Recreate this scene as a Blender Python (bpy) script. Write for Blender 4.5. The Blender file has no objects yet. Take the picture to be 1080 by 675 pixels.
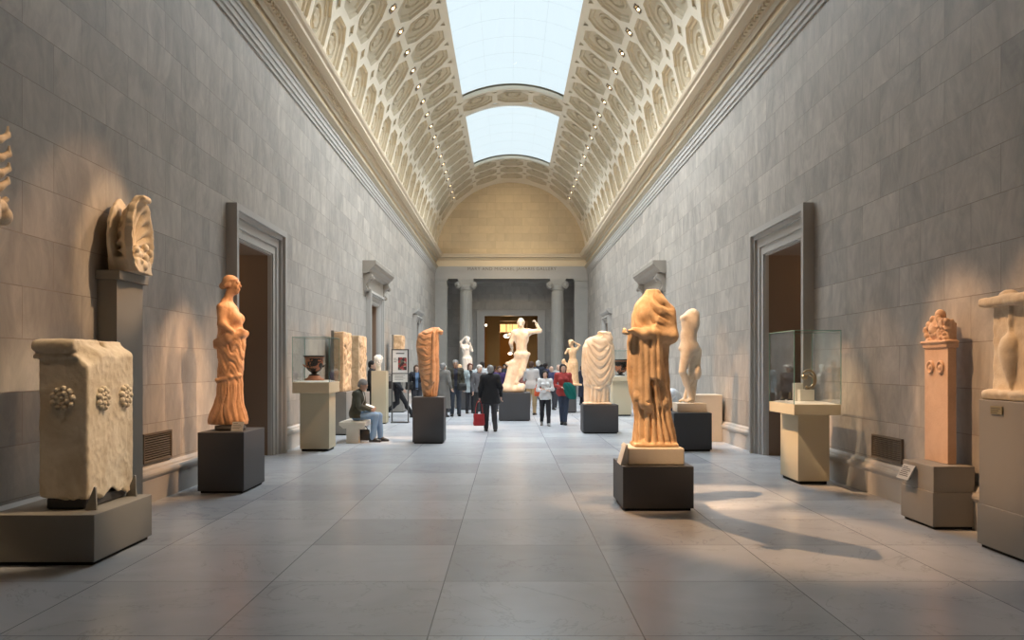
import bpy, bmesh, math, random
import numpy as np
from mathutils import Vector, Matrix
random.seed(7)
C = bpy.context.scene.collection
PI = math.pi
F = 900.0; VX = 536.0; VY = 386.0; H = 1.65      # lens in pixels, vanishing point, eye height
XL, XR = -4.38, 4.75                             # side walls
XC = (XL + XR) / 2
YB, YE = -4.45, 51.0                             # back and end of the hall
def X(px, d): return (px - VX) * d / F
def Z(py, d): return H + (VY - py) * d / F
def D(py): return H * F / (py - VY)

# ---------------------------------------------------------------- tags
def tag(o, label=None, cat=None, group=None, kind=None):
    if label: o['label'] = label
    if cat: o['category'] = cat
    if group: o['group'] = group
    if kind: o['kind'] = kind
    return o
def empty(name, loc, rz=0, label=None, cat=None, group=None):
    o = bpy.data.objects.new(name, None); C.objects.link(o)
    o.location = loc; o.rotation_euler = (0, 0, rz); o.empty_display_size = .1
    return tag(o, label, cat, group)
def link(name, me, m=None, parent=None, loc=None):
    o = bpy.data.objects.new(name, me); C.objects.link(o)
    if m: me.materials.append(m)
    if parent: o.parent = parent
    if loc is not None: o.location = loc
    return o
def copy_tree(o, parent=None):
    c = o.copy(); C.objects.link(c)
    if parent: c.parent = parent
    for ch in list(o.children): copy_tree(ch, c)
    return c

# ---------------------------------------------------------------- plain mesh builder
class MB:
    def __init__(s): s.v = []; s.f = []; s.sm = []
    def add(s, vs, fs, smooth=False):
        n = len(s.v); s.v += [tuple(v) for v in vs]
        s.f += [tuple(i + n for i in f) for f in fs]; s.sm += [smooth] * len(fs); return s
    def box(s, x0, x1, y0, y1, z0, z1, b=0.0):
        if b <= 0:
            v = [(x, y, z) for z in (z0, z1) for y in (y0, y1) for x in (x0, x1)]
            return s.add(v, [(0,2,3,1),(4,5,7,6),(0,1,5,4),(2,6,7,3),(0,4,6,2),(1,3,7,5)])
        bm = bmesh.new(); bmesh.ops.create_cube(bm, size=1)
        for q in bm.verts:
            q.co = Vector(((x0+x1)/2 + q.co.x*(x1-x0), (y0+y1)/2 + q.co.y*(y1-y0), (z0+z1)/2 + q.co.z*(z1-z0)))
        bmesh.ops.bevel(bm, geom=bm.edges[:], offset=b, segments=2, profile=.5, affect='EDGES')
        bm.verts.index_update()
        s.add([v.co[:] for v in bm.verts], [[v.index for v in f.verts] for f in bm.faces]); bm.free(); return s
    def tube(s, pts, r, n=10, caps=True):
        pts = [Vector(p) for p in pts]; rs = r if isinstance(r, (list, tuple)) else [r]*len(pts)
        vs = []; fs = []; up = None
        for i, p in enumerate(pts):
            t = (pts[min(i+1, len(pts)-1)] - pts[max(i-1, 0)]).normalized()
            if up is None: up = t.orthogonal().normalized()
            else: up = (up - t*up.dot(t)).normalized()
            w = t.cross(up)
            for k in range(n):
                a = 2*PI*k/n; vs.append(p + (up*math.cos(a) + w*math.sin(a))*rs[i])
        for i in range(len(pts)-1):
            for k in range(n):
                a = i*n+k; b = i*n+(k+1)%n; fs.append((a, b, b+n, a+n))
        s.add(vs, fs, True)
        if caps:
            m = len(s.v) - len(vs); s.f.append(tuple(m+k for k in range(n))[::-1]); s.sm.append(False)
            s.f.append(tuple(m+(len(pts)-1)*n+k for k in range(n))); s.sm.append(False)
        return s
    def lathe(s, prof, n=40, c=(0,0,0), axis='z', flute=None):
        vs = []; fs = []
        for (r, z) in prof:
            for k in range(n):
                a = 2*PI*k/n; q = r*(flute(a, z) if flute else 1)
                v = (q*math.cos(a), q*math.sin(a), z)
                if axis == 'x': v = (v[2], v[0], v[1])
                if axis == 'y': v = (v[0], v[2], -v[1])
                vs.append((c[0]+v[0], c[1]+v[1], c[2]+v[2]))
        for i in range(len(prof)-1):
            for k in range(n):
                a = i*n+k; b = i*n+(k+1)%n; fs.append((a, b, b+n, a+n))
        s.add(vs, fs, True)
        m = len(s.v)-len(vs)
        if prof[0][0] > 1e-4: s.f.append(tuple(m+k for k in range(n))[::-1]); s.sm.append(False)
        if prof[-1][0] > 1e-4: s.f.append(tuple(m+(len(prof)-1)*n+k for k in range(n))); s.sm.append(False)
        return s
    def prism(s, poly, axis, a0, a1):
        """poly of 2-D points extruded along axis from a0 to a1."""
        def P(u, v, a): return {'y': (u, a, v), 'x': (a, u, v), 'z': (u, v, a)}[axis]
        n = len(poly)
        vs = [P(u, v, a0) for u, v in poly] + [P(u, v, a1) for u, v in poly]
        fs = [tuple(range(n))[::-1], tuple(range(n, 2*n))]
        fs += [(i, (i+1) % n, n+(i+1) % n, n+i) for i in range(n)]
        return s.add(vs, fs)
    def build(s, name, m=None, parent=None, loc=None, recalc=True, bevel=0):
        me = bpy.data.meshes.new(name); me.from_pydata(s.v, [], s.f)
        me.polygons.foreach_set('use_smooth', s.sm)
        if recalc:
            bm = bmesh.new(); bm.from_mesh(me); bmesh.ops.recalc_face_normals(bm, faces=bm.faces[:]); bm.to_mesh(me); bm.free()
        me.update()
        o = link(name, me, m, parent, loc)
        if bevel:
            md = o.modifiers.new('bevel', 'BEVEL'); md.width = bevel; md.segments = 2; md.limit_method = 'ANGLE'
        return o
def struct(mb, name, m, **k):
    o = mb.build(name, m, **k)
    if not o.parent: o['kind'] = 'structure'
    return o

# ---------------------------------------------------------------- signed distance modelling
def vnoise(x, y, z, seed=0):
    def hsh(i, j, k):
        n = (i*73856093) ^ (j*19349663) ^ (k*83492791) ^ (seed*2654435)
        n = (n ^ (n >> 13)) * 1274126177 & 0x7fffffff
        return ((n ^ (n >> 16)) & 0xffff) / 32767.5 - 1
    xi = np.floor(x).astype(np.int64); yi = np.floor(y).astype(np.int64); zi = np.floor(z).astype(np.int64)
    fx = x-xi; fy = y-yi; fz = z-zi
    fx = fx*fx*(3-2*fx); fy = fy*fy*(3-2*fy); fz = fz*fz*(3-2*fz)
    r = 0
    for a in (0, 1):
        for b in (0, 1):
            for c in (0, 1):
                r = r + hsh(xi+a, yi+b, zi+c)*(fx if a else 1-fx)*(fy if b else 1-fy)*(fz if c else 1-fz)
    return r
def smin(a, b, k):
    if k <= 0: return np.minimum(a, b)
    q = np.maximum(k-np.abs(a-b), 0)/k
    return np.minimum(a, b) - q*q*k*.25
class SDF:
    def __init__(s, lo, hi, h):
        s.h = h; s.lo = np.array(lo, float)
        s.ax = [np.arange(lo[i], hi[i]+h, h) for i in range(3)]
        s.x, s.y, s.z = np.meshgrid(*s.ax, indexing='ij', sparse=True)
        s.F = np.full([len(a) for a in s.ax], .3)
    def _sl(s, lo, hi, m):
        r = []
        for i in range(3):
            a = max(0, int((lo[i]-m-s.lo[i])/s.h)); b = min(len(s.ax[i]), int((hi[i]+m-s.lo[i])/s.h)+2)
            r.append(slice(a, max(a, b)))
        return tuple(r)
    def _op(s, sl, d, k, op):
        f = s.F[sl]
        if op == 'u': s.F[sl] = smin(f, d, k)
        elif op == 's': s.F[sl] = -smin(-f, d, k)
        else: s.F[sl] = -smin(-f, -d, k)
    def cone(s, a, b, ra, rb, k=.03, op='u'):
        a = np.array(a, float); b = np.array(b, float); R = max(ra, rb)
        sl = s._sl(np.minimum(a, b), np.maximum(a, b), R+k+.03)
        x = s.x[sl[0], :, :]-a[0]; y = s.y[:, sl[1], :]-a[1]; z = s.z[:, :, sl[2]]-a[2]
        v = b-a; L = max(v@v, 1e-9)
        t = np.clip((x*v[0]+y*v[1]+z*v[2])/L, 0, 1)
        d = np.sqrt((x-t*v[0])**2+(y-t*v[1])**2+(z-t*v[2])**2) - (ra+(rb-ra)*t)
        s._op(sl, d, k, op); return s
    def ell(s, c, r, k=.03, op='u', M=None):
        R = max(r); c = np.array(c, float)
        sl = s._sl(c, c, R+k+.03) if M is not None else s._sl(c-np.array(r), c+np.array(r), k+.03)
        x = s.x[sl[0], :, :]-c[0]; y = s.y[:, sl[1], :]-c[1]; z = s.z[:, :, sl[2]]-c[2]
        if M is not None:
            x, y, z = (M[0][0]*x+M[1][0]*y+M[2][0]*z, M[0][1]*x+M[1][1]*y+M[2][1]*z, M[0][2]*x+M[1][2]*y+M[2][2]*z)
        k0 = np.sqrt((x/r[0])**2+(y/r[1])**2+(z/r[2])**2)
        k1 = np.sqrt((x/r[0]**2)**2+(y/r[1]**2)**2+(z/r[2]**2)**2)+1e-9
        s._op(sl, k0*(k0-1)/k1, k, op); return s
    def box(s, c, r, rd=.01, k=0, op='u', M=None):
        c = np.array(c, float)
        x = s.x-c[0]; y = s.y-c[1]; z = s.z-c[2]
        if M is not None:
            x, y, z = (M[0][0]*x+M[1][0]*y+M[2][0]*z, M[0][1]*x+M[1][1]*y+M[2][1]*z, M[0][2]*x+M[1][2]*y+M[2][2]*z)
        qx = np.abs(x)-r[0]+rd; qy = np.abs(y)-r[1]+rd; qz = np.abs(z)-r[2]+rd
        d = np.sqrt(np.maximum(qx, 0)**2+np.maximum(qy, 0)**2+np.maximum(qz, 0)**2)+np.minimum(np.maximum(qx, np.maximum(qy, qz)), 0)-rd
        sl = (slice(None),)*3; s._op(sl, d, k, op); return s
    def loft(s, secs, k=.03, op='u', disp=None, zclip=True, p=2.0):
        """secs: (z, cx, cy, rx, ry)"""
        secs = sorted(secs); zs = np.array([q[0] for q in secs]); z = s.ax[2]
        def sm(col):
            v = np.array([q[col] for q in secs]); r = np.interp(z, zs, v)
            n = max(1, int(.03/s.h)); kk = np.ones(2*n+1)/(2*n+1)
            return np.convolve(np.pad(r, n, mode='edge'), kk, 'valid')[None, None, :]
        cx, cy, rx, ry = sm(1), sm(2), sm(3), sm(4)
        x = s.x-cx; y = s.y-cy
        q = ((np.abs(x)/rx)**p+(np.abs(y)/ry)**p)**(1/p)
        d = (q-1)*np.minimum(rx, ry)
        if disp is not None:
            phi = np.arctan2(x/rx, -y/ry); d = d - disp(phi, s.z+0*x, q)
        if zclip: d = np.maximum(d, np.maximum(zs[0]-s.z, s.z-zs[-1]))
        s._op((slice(None),)*3, d, k, op); return s
    def noise(s, amp, sc, seed=0):
        m = np.abs(s.F) < amp*2+3*s.h
        i, j, k = np.nonzero(m)
        s.F[i, j, k] += amp*vnoise(s.ax[0][i]*sc+.31, s.ax[1][j]*sc+.17, s.ax[2][k]*sc+.53, seed); return s
    def cutz(s, lo=None, hi=None):
        if lo is not None: s.F = np.maximum(s.F, lo-s.z)
        if hi is not None: s.F = np.maximum(s.F, s.z-hi)
        return s
    def mesh(s, name):
        F_ = s.F; F_[0] = F_[-1] = .1; F_[:, 0] = F_[:, -1] = .1; F_[:, :, 0] = F_[:, :, -1] = .1
        S = F_ < 0; n = F_.shape
        off = [(a, b, c) for a in (0, 1) for b in (0, 1) for c in (0, 1)]
        def sh(A, o): return A[o[0]:n[0]-1+o[0], o[1]:n[1]-1+o[1], o[2]:n[2]-1+o[2]]
        cnt = sum(sh(S, o).astype(np.int8) for o in off)
        act = (cnt > 0) & (cnt < 8)
        ci, cj, ck = np.nonzero(act); N = len(ci)
        idx = np.full(act.shape, -1, np.int64); idx[ci, cj, ck] = np.arange(N)
        acc = np.zeros((N, 3)); w = np.zeros(N)
        val = {o: F_[ci+o[0], cj+o[1], ck+o[2]] for o in off}
        for o in off:
            for ax in range(3):
                if o[ax]: continue
                o2 = list(o); o2[ax] = 1; o2 = tuple(o2)
                a, b = val[o], val[o2]; m = (a < 0) != (b < 0)
                t = np.where(m, a/(np.where(m, a-b, 1)), 0)
                for q in range(3): acc[:, q] += np.where(m, o[q]+(t if q == ax else 0), 0)
                w += m
        V = (acc/w[:, None]+np.stack([ci, cj, ck], 1))*s.h+s.lo
        Q = []
        for ax in range(3):
            b1, b2 = (ax+1) % 3, (ax+2) % 3
            sl0 = [slice(None)]*3; sl1 = [slice(None)]*3; sl0[ax] = slice(0, -1); sl1[ax] = slice(1, None)
            A = S[tuple(sl0)]; B = S[tuple(sl1)]
            p = np.stack(np.nonzero(A != B), 1); fl = A[tuple(p.T)]
            ok = (p[:, b1] > 0) & (p[:, b2] > 0) & (p[:, b1] < n[b1]-1) & (p[:, b2] < n[b2]-1); p = p[ok]; fl = fl[ok]
            def cell(d1, d2):
                q = p.copy(); q[:, b1] -= d1; q[:, b2] -= d2; return idx[q[:, 0], q[:, 1], q[:, 2]]
            f = np.stack([cell(1, 1), cell(0, 1), cell(0, 0), cell(1, 0)], 1)
            f[~fl] = f[~fl][:, ::-1]; Q.append(f)
        Q = np.concatenate(Q); Q = Q[(Q >= 0).all(1)]
        me = bpy.data.meshes.new(name)
        me.vertices.add(N); me.vertices.foreach_set('co', V.ravel())
        me.loops.add(len(Q)*4); me.loops.foreach_set('vertex_index', Q.ravel().astype(np.int32))
        me.polygons.add(len(Q)); me.polygons.foreach_set('loop_start', np.arange(0, len(Q)*4, 4, dtype=np.int32))
        me.polygons.foreach_set('use_smooth', np.ones(len(Q), bool))
        me.update(calc_edges=True); me.validate(); return me
def sobj(f, name, m, parent=None, loc=None):
    if name in ('figure', 'slab'): f.cutz(lo=.003)
    return link(name, f.mesh(name), m, parent, loc)
def rotm(rz=0, rx=0, ry=0):
    m = Matrix.Rotation(rz, 3, 'Z') @ Matrix.Rotation(ry, 3, 'Y') @ Matrix.Rotation(rx, 3, 'X')
    return [[m[i][j] for j in range(3)] for i in range(3)]

# ---------------------------------------------------------------- materials
def newmat(name):
    m = bpy.data.materials.new(name); m.use_nodes = True
    nt = m.node_tree; return m, nt, nt.nodes['Principled BSDF']
def N(nt, t, **k):
    n = nt.nodes.new(t)
    for a, b in k.items():
        if a in n.inputs: n.inputs[a].default_value = b
        else: setattr(n, a, b)
    return n
def c4(c): return (c[0], c[1], c[2], 1)
def plain(name, col, rough=.7, metal=0, var=.12, sc=6, bump=.1, bsc=60, emit=None, spec=None):
    m, nt, p = newmat(name); L = nt.links.new
    tc = N(nt, 'ShaderNodeTexCoord'); no = N(nt, 'ShaderNodeTexNoise', Scale=sc, Detail=5.0, Roughness=.6)
    L(tc.outputs['Object'], no.inputs['Vector'])
    mx = N(nt, 'ShaderNodeMix', data_type='RGBA')
    mx.inputs['A'].default_value = c4([c*(1-var) for c in col]); mx.inputs['B'].default_value = c4([min(1, c*(1+var)) for c in col])
    L(no.outputs['Fac'], mx.inputs['Factor']); L(mx.outputs['Result'], p.inputs['Base Color'])
    p.inputs['Roughness'].default_value = rough; p.inputs['Metallic'].default_value = metal
    if spec is not None: p.inputs['Specular IOR Level'].default_value = spec
    if bump:
        n2 = N(nt, 'ShaderNodeTexNoise', Scale=bsc, Detail=4.0); L(tc.outputs['Object'], n2.inputs['Vector'])
        b = N(nt, 'ShaderNodeBump', Strength=bump, Distance=.01); L(n2.outputs['Fac'], b.inputs['Height']); L(b.outputs['Normal'], p.inputs['Normal'])
    if emit:
        p.inputs['Emission Color'].default_value = c4(emit[0]); p.inputs['Emission Strength'].default_value = emit[1]
    return m
def statuary(name, base, dark, sc=3.0, rough=.55, amt=.6):
    """weathered marble: base colour with brownish stains of their own shape and fine pitting"""
    m, nt, p = newmat(name); L = nt.links.new
    tc = N(nt, 'ShaderNodeTexCoord')
    a = N(nt, 'ShaderNodeTexNoise', Scale=sc, Detail=8.0, Roughness=.65, Distortion=.6); L(tc.outputs['Object'], a.inputs['Vector'])
    r = N(nt, 'ShaderNodeValToRGB'); r.color_ramp.elements[0].position = .42; r.color_ramp.elements[1].position = .72
    r.color_ramp.elements[0].color = (0, 0, 0, 1); r.color_ramp.elements[1].color = (amt, amt, amt, 1)
    L(a.outputs['Fac'], r.inputs['Fac'])
    mx = N(nt, 'ShaderNodeMix', data_type='RGBA'); mx.inputs['A'].default_value = c4(base); mx.inputs['B'].default_value = c4(dark)
    L(r.outputs['Color'], mx.inputs['Factor']); L(mx.outputs['Result'], p.inputs['Base Color'])
    b1 = N(nt, 'ShaderNodeTexNoise', Scale=45.0, Detail=6.0, Roughness=.7); L(tc.outputs['Object'], b1.inputs['Vector'])
    b = N(nt, 'ShaderNodeBump', Strength=.35, Distance=.012); L(b1.outputs['Fac'], b.inputs['Height']); L(b.outputs['Normal'], p.inputs['Normal'])
    p.inputs['Roughness'].default_value = rough
    return m
def blocks(name, axes, w, h, off, c1, c2, mortar, msize=.0045, rough=.5, vein=.25, offset=.5, bump=.15, roughmap=False, mottle=0, cracks=0):
    """ashlar: blocks of two tones laid in courses; veins drawn by noise"""
    m, nt, p = newmat(name); L = nt.links.new
    ge = N(nt, 'ShaderNodeNewGeometry'); sx = N(nt, 'ShaderNodeSeparateXYZ'); L(ge.outputs['Position'], sx.inputs[0])
    cx = N(nt, 'ShaderNodeCombineXYZ'); L(sx.outputs[axes[0]], cx.inputs[0]); L(sx.outputs[axes[1]], cx.inputs[1])
    ad = N(nt, 'ShaderNodeVectorMath', operation='ADD'); ad.inputs[1].default_value = (-off[0], -off[1], 0); L(cx.outputs[0], ad.inputs[0])
    br = N(nt, 'ShaderNodeTexBrick', Scale=1.0); br.offset = offset; br.squash = 1
    br.inputs['Brick Width'].default_value = w; br.inputs['Row Height'].default_value = h
    br.inputs['Mortar Size'].default_value = msize; br.inputs['Mortar Smooth'].default_value = .1
    br.inputs['Color1'].default_value = c4(c1); br.inputs['Color2'].default_value = c4(c2); br.inputs['Mortar'].default_value = c4(mortar)
    L(ad.outputs[0], br.inputs['Vector'])
    n1 = N(nt, 'ShaderNodeTexNoise', Scale=.9, Detail=9.0, Roughness=.62, Distortion=1.6)
    st = N(nt, 'ShaderNodeVectorMath', operation='MULTIPLY'); st.inputs[1].default_value = (1.0, 1.0, .55); L(ge.outputs['Position'], st.inputs[0])
    # every block is cut from another part of the quarry: shift the veins by the block's own tone
    sf = N(nt, 'ShaderNodeVectorMath', operation='SCALE'); sf.inputs['Scale'].default_value = 40; L(br.outputs['Color'], sf.inputs[0])
    s2 = N(nt, 'ShaderNodeVectorMath', operation='ADD'); L(st.outputs[0], s2.inputs[0]); L(sf.outputs[0], s2.inputs[1])
    L(s2.outputs[0], n1.inputs['Vector'])
    rp = N(nt, 'ShaderNodeValToRGB'); e = rp.color_ramp.elements
    e[0].position = .33; e[0].color = (1-vein, 1-vein, 1-vein, 1); e[1].position = .62; e[1].color = (1, 1, 1, 1)
    L(n1.outputs['Fac'], rp.inputs['Fac'])
    mu = N(nt, 'ShaderNodeMix', data_type='RGBA', blend_type='MULTIPLY'); mu.inputs['Factor'].default_value = 1
    L(br.outputs['Color'], mu.inputs['A']); L(rp.outputs['Color'], mu.inputs['B'])
    out = mu.outputs['Result']
    if mottle:       # cream clouds drifting through the grey marble
        n3 = N(nt, 'ShaderNodeTexNoise', Scale=2.6, Detail=10.0, Roughness=.7, Distortion=2.2); L(s2.outputs[0], n3.inputs['Vector'])
        r3 = N(nt, 'ShaderNodeValToRGB'); r3.color_ramp.elements[0].position = .36; r3.color_ramp.elements[1].position = .66
        r3.color_ramp.elements[0].color = (.86, .84, .83, 1); r3.color_ramp.elements[1].color = (1.10, 1.08, 1.04, 1); L(n3.outputs['Fac'], r3.inputs['Fac'])
        m3 = N(nt, 'ShaderNodeMix', data_type='RGBA', blend_type='MULTIPLY'); m3.inputs['Factor'].default_value = 1; L(out, m3.inputs['A']); L(r3.outputs['Color'], m3.inputs['B']); out = m3.outputs['Result']
    if cracks:       # thin dark veins wandering over the slabs
        n4 = N(nt, 'ShaderNodeTexNoise', Scale=.8, Detail=6.0, Roughness=.6, Distortion=1.0); L(s2.outputs[0], n4.inputs['Vector'])
        ab = N(nt, 'ShaderNodeMath', operation='SUBTRACT'); ab.inputs[1].default_value = .5; L(n4.outputs['Fac'], ab.inputs[0])
        a2 = N(nt, 'ShaderNodeMath', operation='ABSOLUTE'); L(ab.outputs[0], a2.inputs[0])
        r4 = N(nt, 'ShaderNodeValToRGB'); r4.color_ramp.elements[0].position = 0; r4.color_ramp.elements[1].position = .008
        r4.color_ramp.elements[0].color = (.80, .80, .81, 1); r4.color_ramp.elements[1].color = (1, 1, 1, 1); L(a2.outputs[0], r4.inputs['Fac'])
        m4 = N(nt, 'ShaderNodeMix', data_type='RGBA', blend_type='MULTIPLY'); m4.inputs['Factor'].default_value = 1; L(out, m4.inputs['A']); L(r4.outputs['Color'], m4.inputs['B']); out = m4.outputs['Result']
    L(out, p.inputs['Base Color'])
    p.inputs['Roughness'].default_value = rough
    if roughmap:
        mr = N(nt, 'ShaderNodeMapRange'); mr.inputs['To Min'].default_value = rough-.02; mr.inputs['To Max'].default_value = rough+.04
        L(n1.outputs['Fac'], mr.inputs['Value']); L(mr.outputs[0], p.inputs['Roughness'])
    b = N(nt, 'ShaderNodeBump', Strength=bump, Distance=.01, invert=True); L(br.outputs['Fac'], b.inputs['Height']); L(b.outputs['Normal'], p.inputs['Normal'])
    return m
def emis(name, col, s):
    m, nt, p = newmat(name); nt.nodes.remove(p)
    e = N(nt, 'ShaderNodeEmission'); e.inputs[0].default_value = c4(col); e.inputs[1].default_value = s
    nt.links.new(e.outputs[0], nt.nodes['Material Output'].inputs[0]); return m
def glassmat(name, tint, refl=.08):
    m, nt, p = newmat(name); nt.nodes.remove(p); L = nt.links.new
    t = N(nt, 'ShaderNodeBsdfTransparent'); t.inputs[0].default_value = c4(tint)
    g = N(nt, 'ShaderNodeBsdfGlossy'); g.inputs['Roughness'].default_value = .02
    f = N(nt, 'ShaderNodeFresnel', IOR=1.45); mx = N(nt, 'ShaderNodeMixShader')
    mm = N(nt, 'ShaderNodeMath', operation='MULTIPLY'); mm.inputs[1].default_value = refl*12; L(f.outputs[0], mm.inputs[0])
    L(mm.outputs[0], mx.inputs[0]); L(t.outputs[0], mx.inputs[1]); L(g.outputs[0], mx.inputs[2])
    L(mx.outputs[0], nt.nodes['Material Output'].inputs[0]); return m

W1, W2, WM = (.55, .515, .47), (.445, .42, .39), (.33, .29, .25)
M = {}
M['wall'] = blocks('wall_marble', (1, 2), 1.07, .475, (.2, .47), W1, W2, WM, vein=.30, mottle=1)
M['wallend'] = blocks('end_wall_marble', (0, 2), 1.07, .475, (.2, .47), (.48,.46,.43), (.42,.40,.37), WM, vein=.2)
M['lunette'] = blocks('lunette_limestone', (0, 2), 1.05, .46, (.3, 8.2), (.60,.50,.35), (.53,.44,.31), (.36,.30,.2), vein=.12)
M['hood'] = plain('hood_stone', (.36,.32,.27), .65, var=.12, sc=2)
M['floor'] = blocks('floor_marble', (0, 1), 1.317, 1.3217, (-.49, 5.216-1.3217*12), (.66,.69,.735), (.50,.525,.57), (.24,.25,.27), msize=.005, rough=.25, vein=.10, cracks=1, offset=0, bump=.05, roughmap=True)
M['trimstone'] = plain('trim_limestone', (.50,.475,.44), .6, var=.08, sc=1.5)
M['cornice'] = plain('cornice_plaster', (.66,.55,.40), .7, var=.06, sc=1)
M['frieze'] = plain('frieze_plaster', (.78,.64,.44), .7, var=.06, sc=1)
M['vault'] = plain('vault_plaster', (.70,.64,.53), .75, var=.05, sc=1)
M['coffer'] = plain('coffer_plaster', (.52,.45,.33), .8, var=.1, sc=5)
M['column'] = plain('column_stone', (.47,.45,.41), .6, var=.12, sc=2)
M['brown'] = plain('terracotta_paint', (.25,.165,.11), .7, var=.06, sc=1)
M['ochre'] = plain('ochre_paint', (.42,.22,.06), .7, var=.06, sc=1)
M['dark'] = plain('charcoal_paint', (.062,.062,.066), .5, var=.06, sc=2, bump=.02)
M['greige'] = plain('greige_paint', (.27,.25,.22), .6, var=.05, sc=2, bump=.03)
M['beige'] = plain('beige_paint', (.60,.52,.36), .6, var=.05, sc=2, bump=.03)
M['marbleA'] = statuary('golden_marble', (.80,.58,.36), (.42,.24,.11), 3.5, amt=.85)
M['marbleB'] = statuary('orange_marble', (.74,.44,.25), (.42,.20,.09), 4.5, amt=.85)
M['marbleC'] = statuary('cream_marble', (.85,.73,.57), (.56,.41,.25), 3.5, amt=.7)
M['marbleW'] = statuary('white_marble', (.86,.82,.75), (.6,.52,.42), 3.0, amt=.35)
M['limeblock'] = statuary('tan_limestone', (.78,.68,.53), (.48,.36,.22), 2.5, amt=.75, rough=.75)
M['plinth'] = plain('plinth_limestone', (.66,.60,.50), .65, var=.08, sc=4, bump=.2)
M['metal'] = plain('dark_steel', (.12,.12,.12), .45, metal=.6, var=.05)
M['grille'] = plain('bronze_grille', (.20,.16,.12), .5, metal=.3, var=.1)
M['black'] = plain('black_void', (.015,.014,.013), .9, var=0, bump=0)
M['paper'] = plain('white_card', (.75,.75,.72), .7, var=.02, bump=0)
M['greycard'] = plain('grey_card', (.40,.41,.41), .6, var=.02, bump=0)
M['ink'] = plain('ink', (.05,.05,.05), .7, var=0, bump=0)
M['glass'] = glassmat('case_glass', (.975,.99,.985), .03)
M['glassedge'] = plain('glass_edge', (.18,.36,.30), .15, var=0, bump=0)
M['skyglass'] = glassmat('skylight_glass', (.97,.99,1), .02)
M['muntin'] = plain('skylight_glazing_bar', (.72,.80,.83), .5, var=0, bump=0)
M['bulb'] = emis('lamp_bulb', (1,.74,.42), 9)
M['lampmetal'] = plain('lamp_trim', (.14,.11,.08), .4, metal=.4)
M['warmglow'] = emis('warm_lit_panel', (1,.62,.22), 1.6)
M['pendant'] = emis('pendant_lamp', (1,.90,.72), 5)
M['bronze'] = plain('bronze', (.45,.36,.25), .3, metal=.9, var=.3, sc=20)
M['brass'] = plain('brass_plaque', (.30,.24,.12), .45, metal=.4)
# ================================================================ THE ROOM
DA0, DA1, DAZ = 13.72, 15.78, 3.72      # large doorways
DB0, DB1, DBZ = 26.6, 28.7, 3.66        # doorways under a hood
DC0, DC1, DCZ = 39.6, 41.8, 3.75        # far doorways
ZS = 8.16; R = 4.45                     # vault springing and radius
def side_wall(name, x, s):
    mb = MB(); t = .45*s; a, b = sorted((x, x+t))
    ys = [YB, DA0, DA1, DB0, DB1, DC0, DC1, 54.0]
    for i in range(0, 8, 2): mb.box(a, b, ys[i], ys[i+1], 0, 8.3)
    for y0, y1, z in ((DA0, DA1, DAZ), (DB0, DB1, DBZ), (DC0, DC1, DCZ)): mb.box(a, b, y0, y1, z, 8.3)
    struct(mb, name, M['wall'])
side_wall('wall_left', XL, -1); side_wall('wall_right', XR, 1)
struct(MB().box(-9, 9.4, YB-.3, 68, -.2, 0), 'floor', M['floor'])
struct(MB().box(XL-.5, XR+.5, YB-.3, YB, 0, 13.2), 'wall_back', M['wallend'])

# rooms behind the side doorways
def side_room(name, x, s, y0, y1, z):
    mb = MB(); xa = x+.45*s; xb = xa+2.6*s; a, b = sorted((xa, xb)); c = .05
    mb.box(b if s > 0 else a-c, b+c if s > 0 else a, y0-.7, y1+.7, 0, z+.3)
    mb.box(a, b, y0-.7-c, y0-.7, 0, z+.3); mb.box(a, b, y1+.7, y1+.7+c, 0, z+.3); mb.box(a, b, y0-.7, y1+.7, z+.3, z+.3+c)
    xw = xa; q0, q1 = sorted((xw, xw+.04*s))
    mb.box(q0, q1, y0-.7, y0, 0, z+.3); mb.box(q0, q1, y1, y1+.7, 0, z+.3)
    struct(mb, name, M['brown'])
n = 0
for (y0, y1, z) in ((DA0, DA1, DAZ), (DB0, DB1, DBZ), (DC0, DC1, DCZ)):
    for x, s in ((XL, -1), (XR, 1)):
        n += 1; side_room('wall_passage_%d' % n, x, s, y0, y1, z)

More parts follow.
